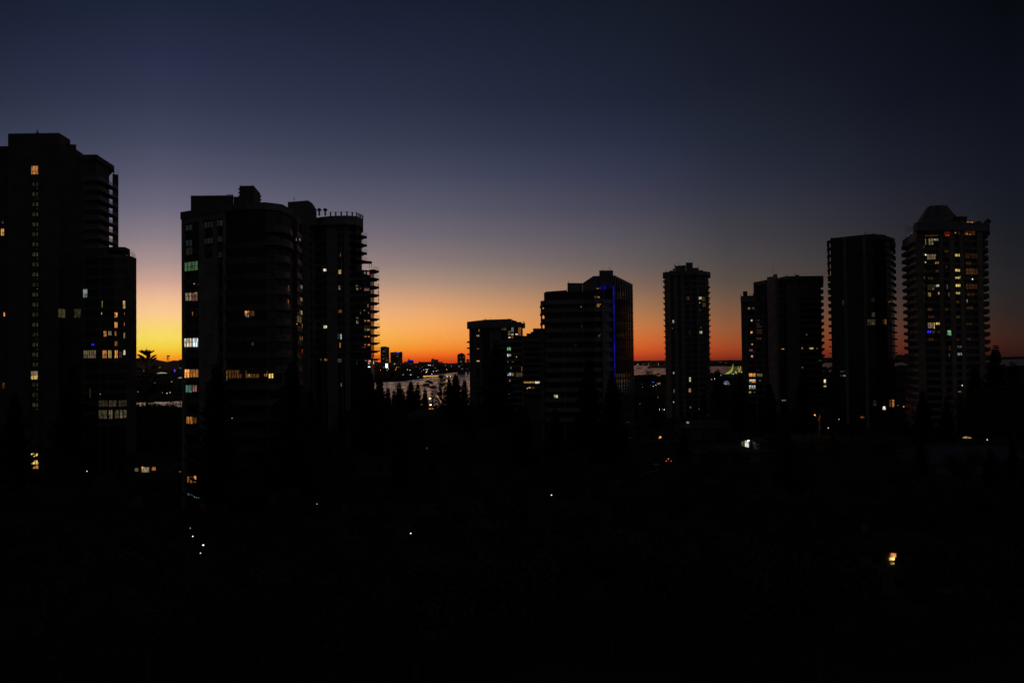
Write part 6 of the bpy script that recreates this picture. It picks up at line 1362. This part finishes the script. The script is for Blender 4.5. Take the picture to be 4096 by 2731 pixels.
car(2675, 1842, 1 * (CAM_H - .85) * FPX / (1842 - hor(2675)), 'car with two glowing red tail lights on the dark street')
car(2628, 1873, (CAM_H - .85) * FPX / (1866 - hor(2628)), 'dark unlit car parked left of the car with red tail lights', False)
# stone wall along street with a utility pole lit orange
def upole():
    p = at(3277, 1700, (CAM_H - 8) * FPX / (1660 - hor(3260)) + 1.0); z = Z(3277, 1668, p.y)
    r = empty('utility_pole', (p.x, p.y, 0), 'timber utility pole lit orange beside the orange street lamp', 'pole')
    MB().tube((p.x, p.y, 0), (p.x, p.y, z), .2, .15, 8).build('pole', mat('pole_wood', (.35, .25, .2), .9), r)
    MB().box(p.x - 1.1, p.x + 1.1, p.y - .25, p.y - .13, z - 1.0, z - .85).build('cross_arm', BARK, r)
    CLEAR.append((3265, 1660, 3290, 1735, p.y))
upole()

# ================================================================== fill of dark foreground trees
REG = [(330, 'left of the curved wing'), (740, 'below the left gap'), (1100, 'below the bay window block'), (1500, 'below the railed balcony tower'), (1880, 'below the pale water'), (2160, 'below the parapet block'), (2540, 'below the banded tower'),
       (2850, 'below the slim round tower'), (3300, 'below the pink shaft block'), (3600, 'below the glass tower'), (9999, 'below the crowned tower')]
rng = random.Random(21); placed = []
houses = [(at(px, py, D), w, dp) for px, py, D, w, dp, h, lab, rm, wins in HS]
def blocked(x, y, h, hw):
    D = y; d = Vector((x, y, 0)) - CAM
    def proj(P):
        v = P - CAM; k = FPX / v.dot(FWD); return 2048 + v.dot(RT) * k, 1365.5 - v.dot(UP) * k
    bx, by = proj(Vector((x, y, 0))); tx, ty = proj(Vector((x, y, h))); w = hw * FPX / y
    for x0, y0, x1, y1, DD in CLEAR:
        if DD > y - 1 and x1 > min(bx, tx) - w and x0 < max(bx, tx) + w and y1 > ty and y0 < by: return True
    for p, hw_, dp in houses:
        if abs(x - p.x) < hw_ / 2 + hw * .8 and -hw * .5 < y - p.y < dp + hw * .5: return True
    return False
cand = []
for D, step in ((86, 7), (96, 8), (108, 8.5), (121, 9), (136, 10), (154, 11), (174, 12), (198, 13), (228, 15), (262, 16), (300, 18), (345, 20), (400, 23), (450, 26)):
    hwid = D * 2200 / FPX; x = -hwid
    while x < hwid:
        y = D + rng.uniform(-.05, .05) * D; xx = x + rng.uniform(-.3, .3) * step
        px = 2048 + xx / y * FPX
        pine = rng.random() < .30 and y > 150
        h = rng.uniform(17, 25) if pine else rng.uniform(8, 14) * (1 if y < 300 else 1.2)
        if y < 180 and not pine: h = min(h, 13)
        hw = h * .16 if pine else h * .42
        ok = None
        for tr in range(5):
            if not blocked(xx, y, h, hw): ok = h; break
            h *= .78; hw *= .78
            if h < 4: break
        if ok: cand.append((y, xx, h, pine, px))
        x += step * rng.uniform(.8, 1.2)
cand.sort(); tc_ = collections.Counter()
KO = ORD + [f'number {i} in distance' for i in range(19, 60)]
for y, x, h, pine, px in cand:
    rg = [n for lim, n in REG if px < lim][0]; kind = 'conical dark pine' if pine else ('rounded dark tree' if h > 7 else 'low dark bush'); k = tc_[(rg, kind)]; tc_[(rg, kind)] += 1
    key = rng.choice(['pine0', 'pine1', 'pine2']) if pine else rng.choice(['leaf0', 'leaf1', 'leaf2'])
    tree(key, x, y, h, f'{kind} {rg}, {KO[k]} of them there', 'dark trees of the unlit foreground', name=None if h > 7 else 'bush')

# ================================================================== evening haze over the far hills
def haze(den):
    m = bpy.data.materials.new('haze'); m.use_nodes = True; t = m.node_tree; t.nodes.clear()
    v = t.nodes.new('ShaderNodeVolumePrincipled'); v.inputs['Color'].default_value = (1, .8, .7, 1); v.inputs['Density'].default_value = den; v.inputs['Anisotropy'].default_value = .75
    o = t.nodes.new('ShaderNodeOutputMaterial'); t.links.new(v.outputs[0], o.inputs['Volume'])
    b = MB().box(-16000, 16000, -60, 16500, -3, 420).build('haze', m); tag(b, 'thin evening haze reddening the far hills', 'haze', None, 'stuff')
haze(HAZE)
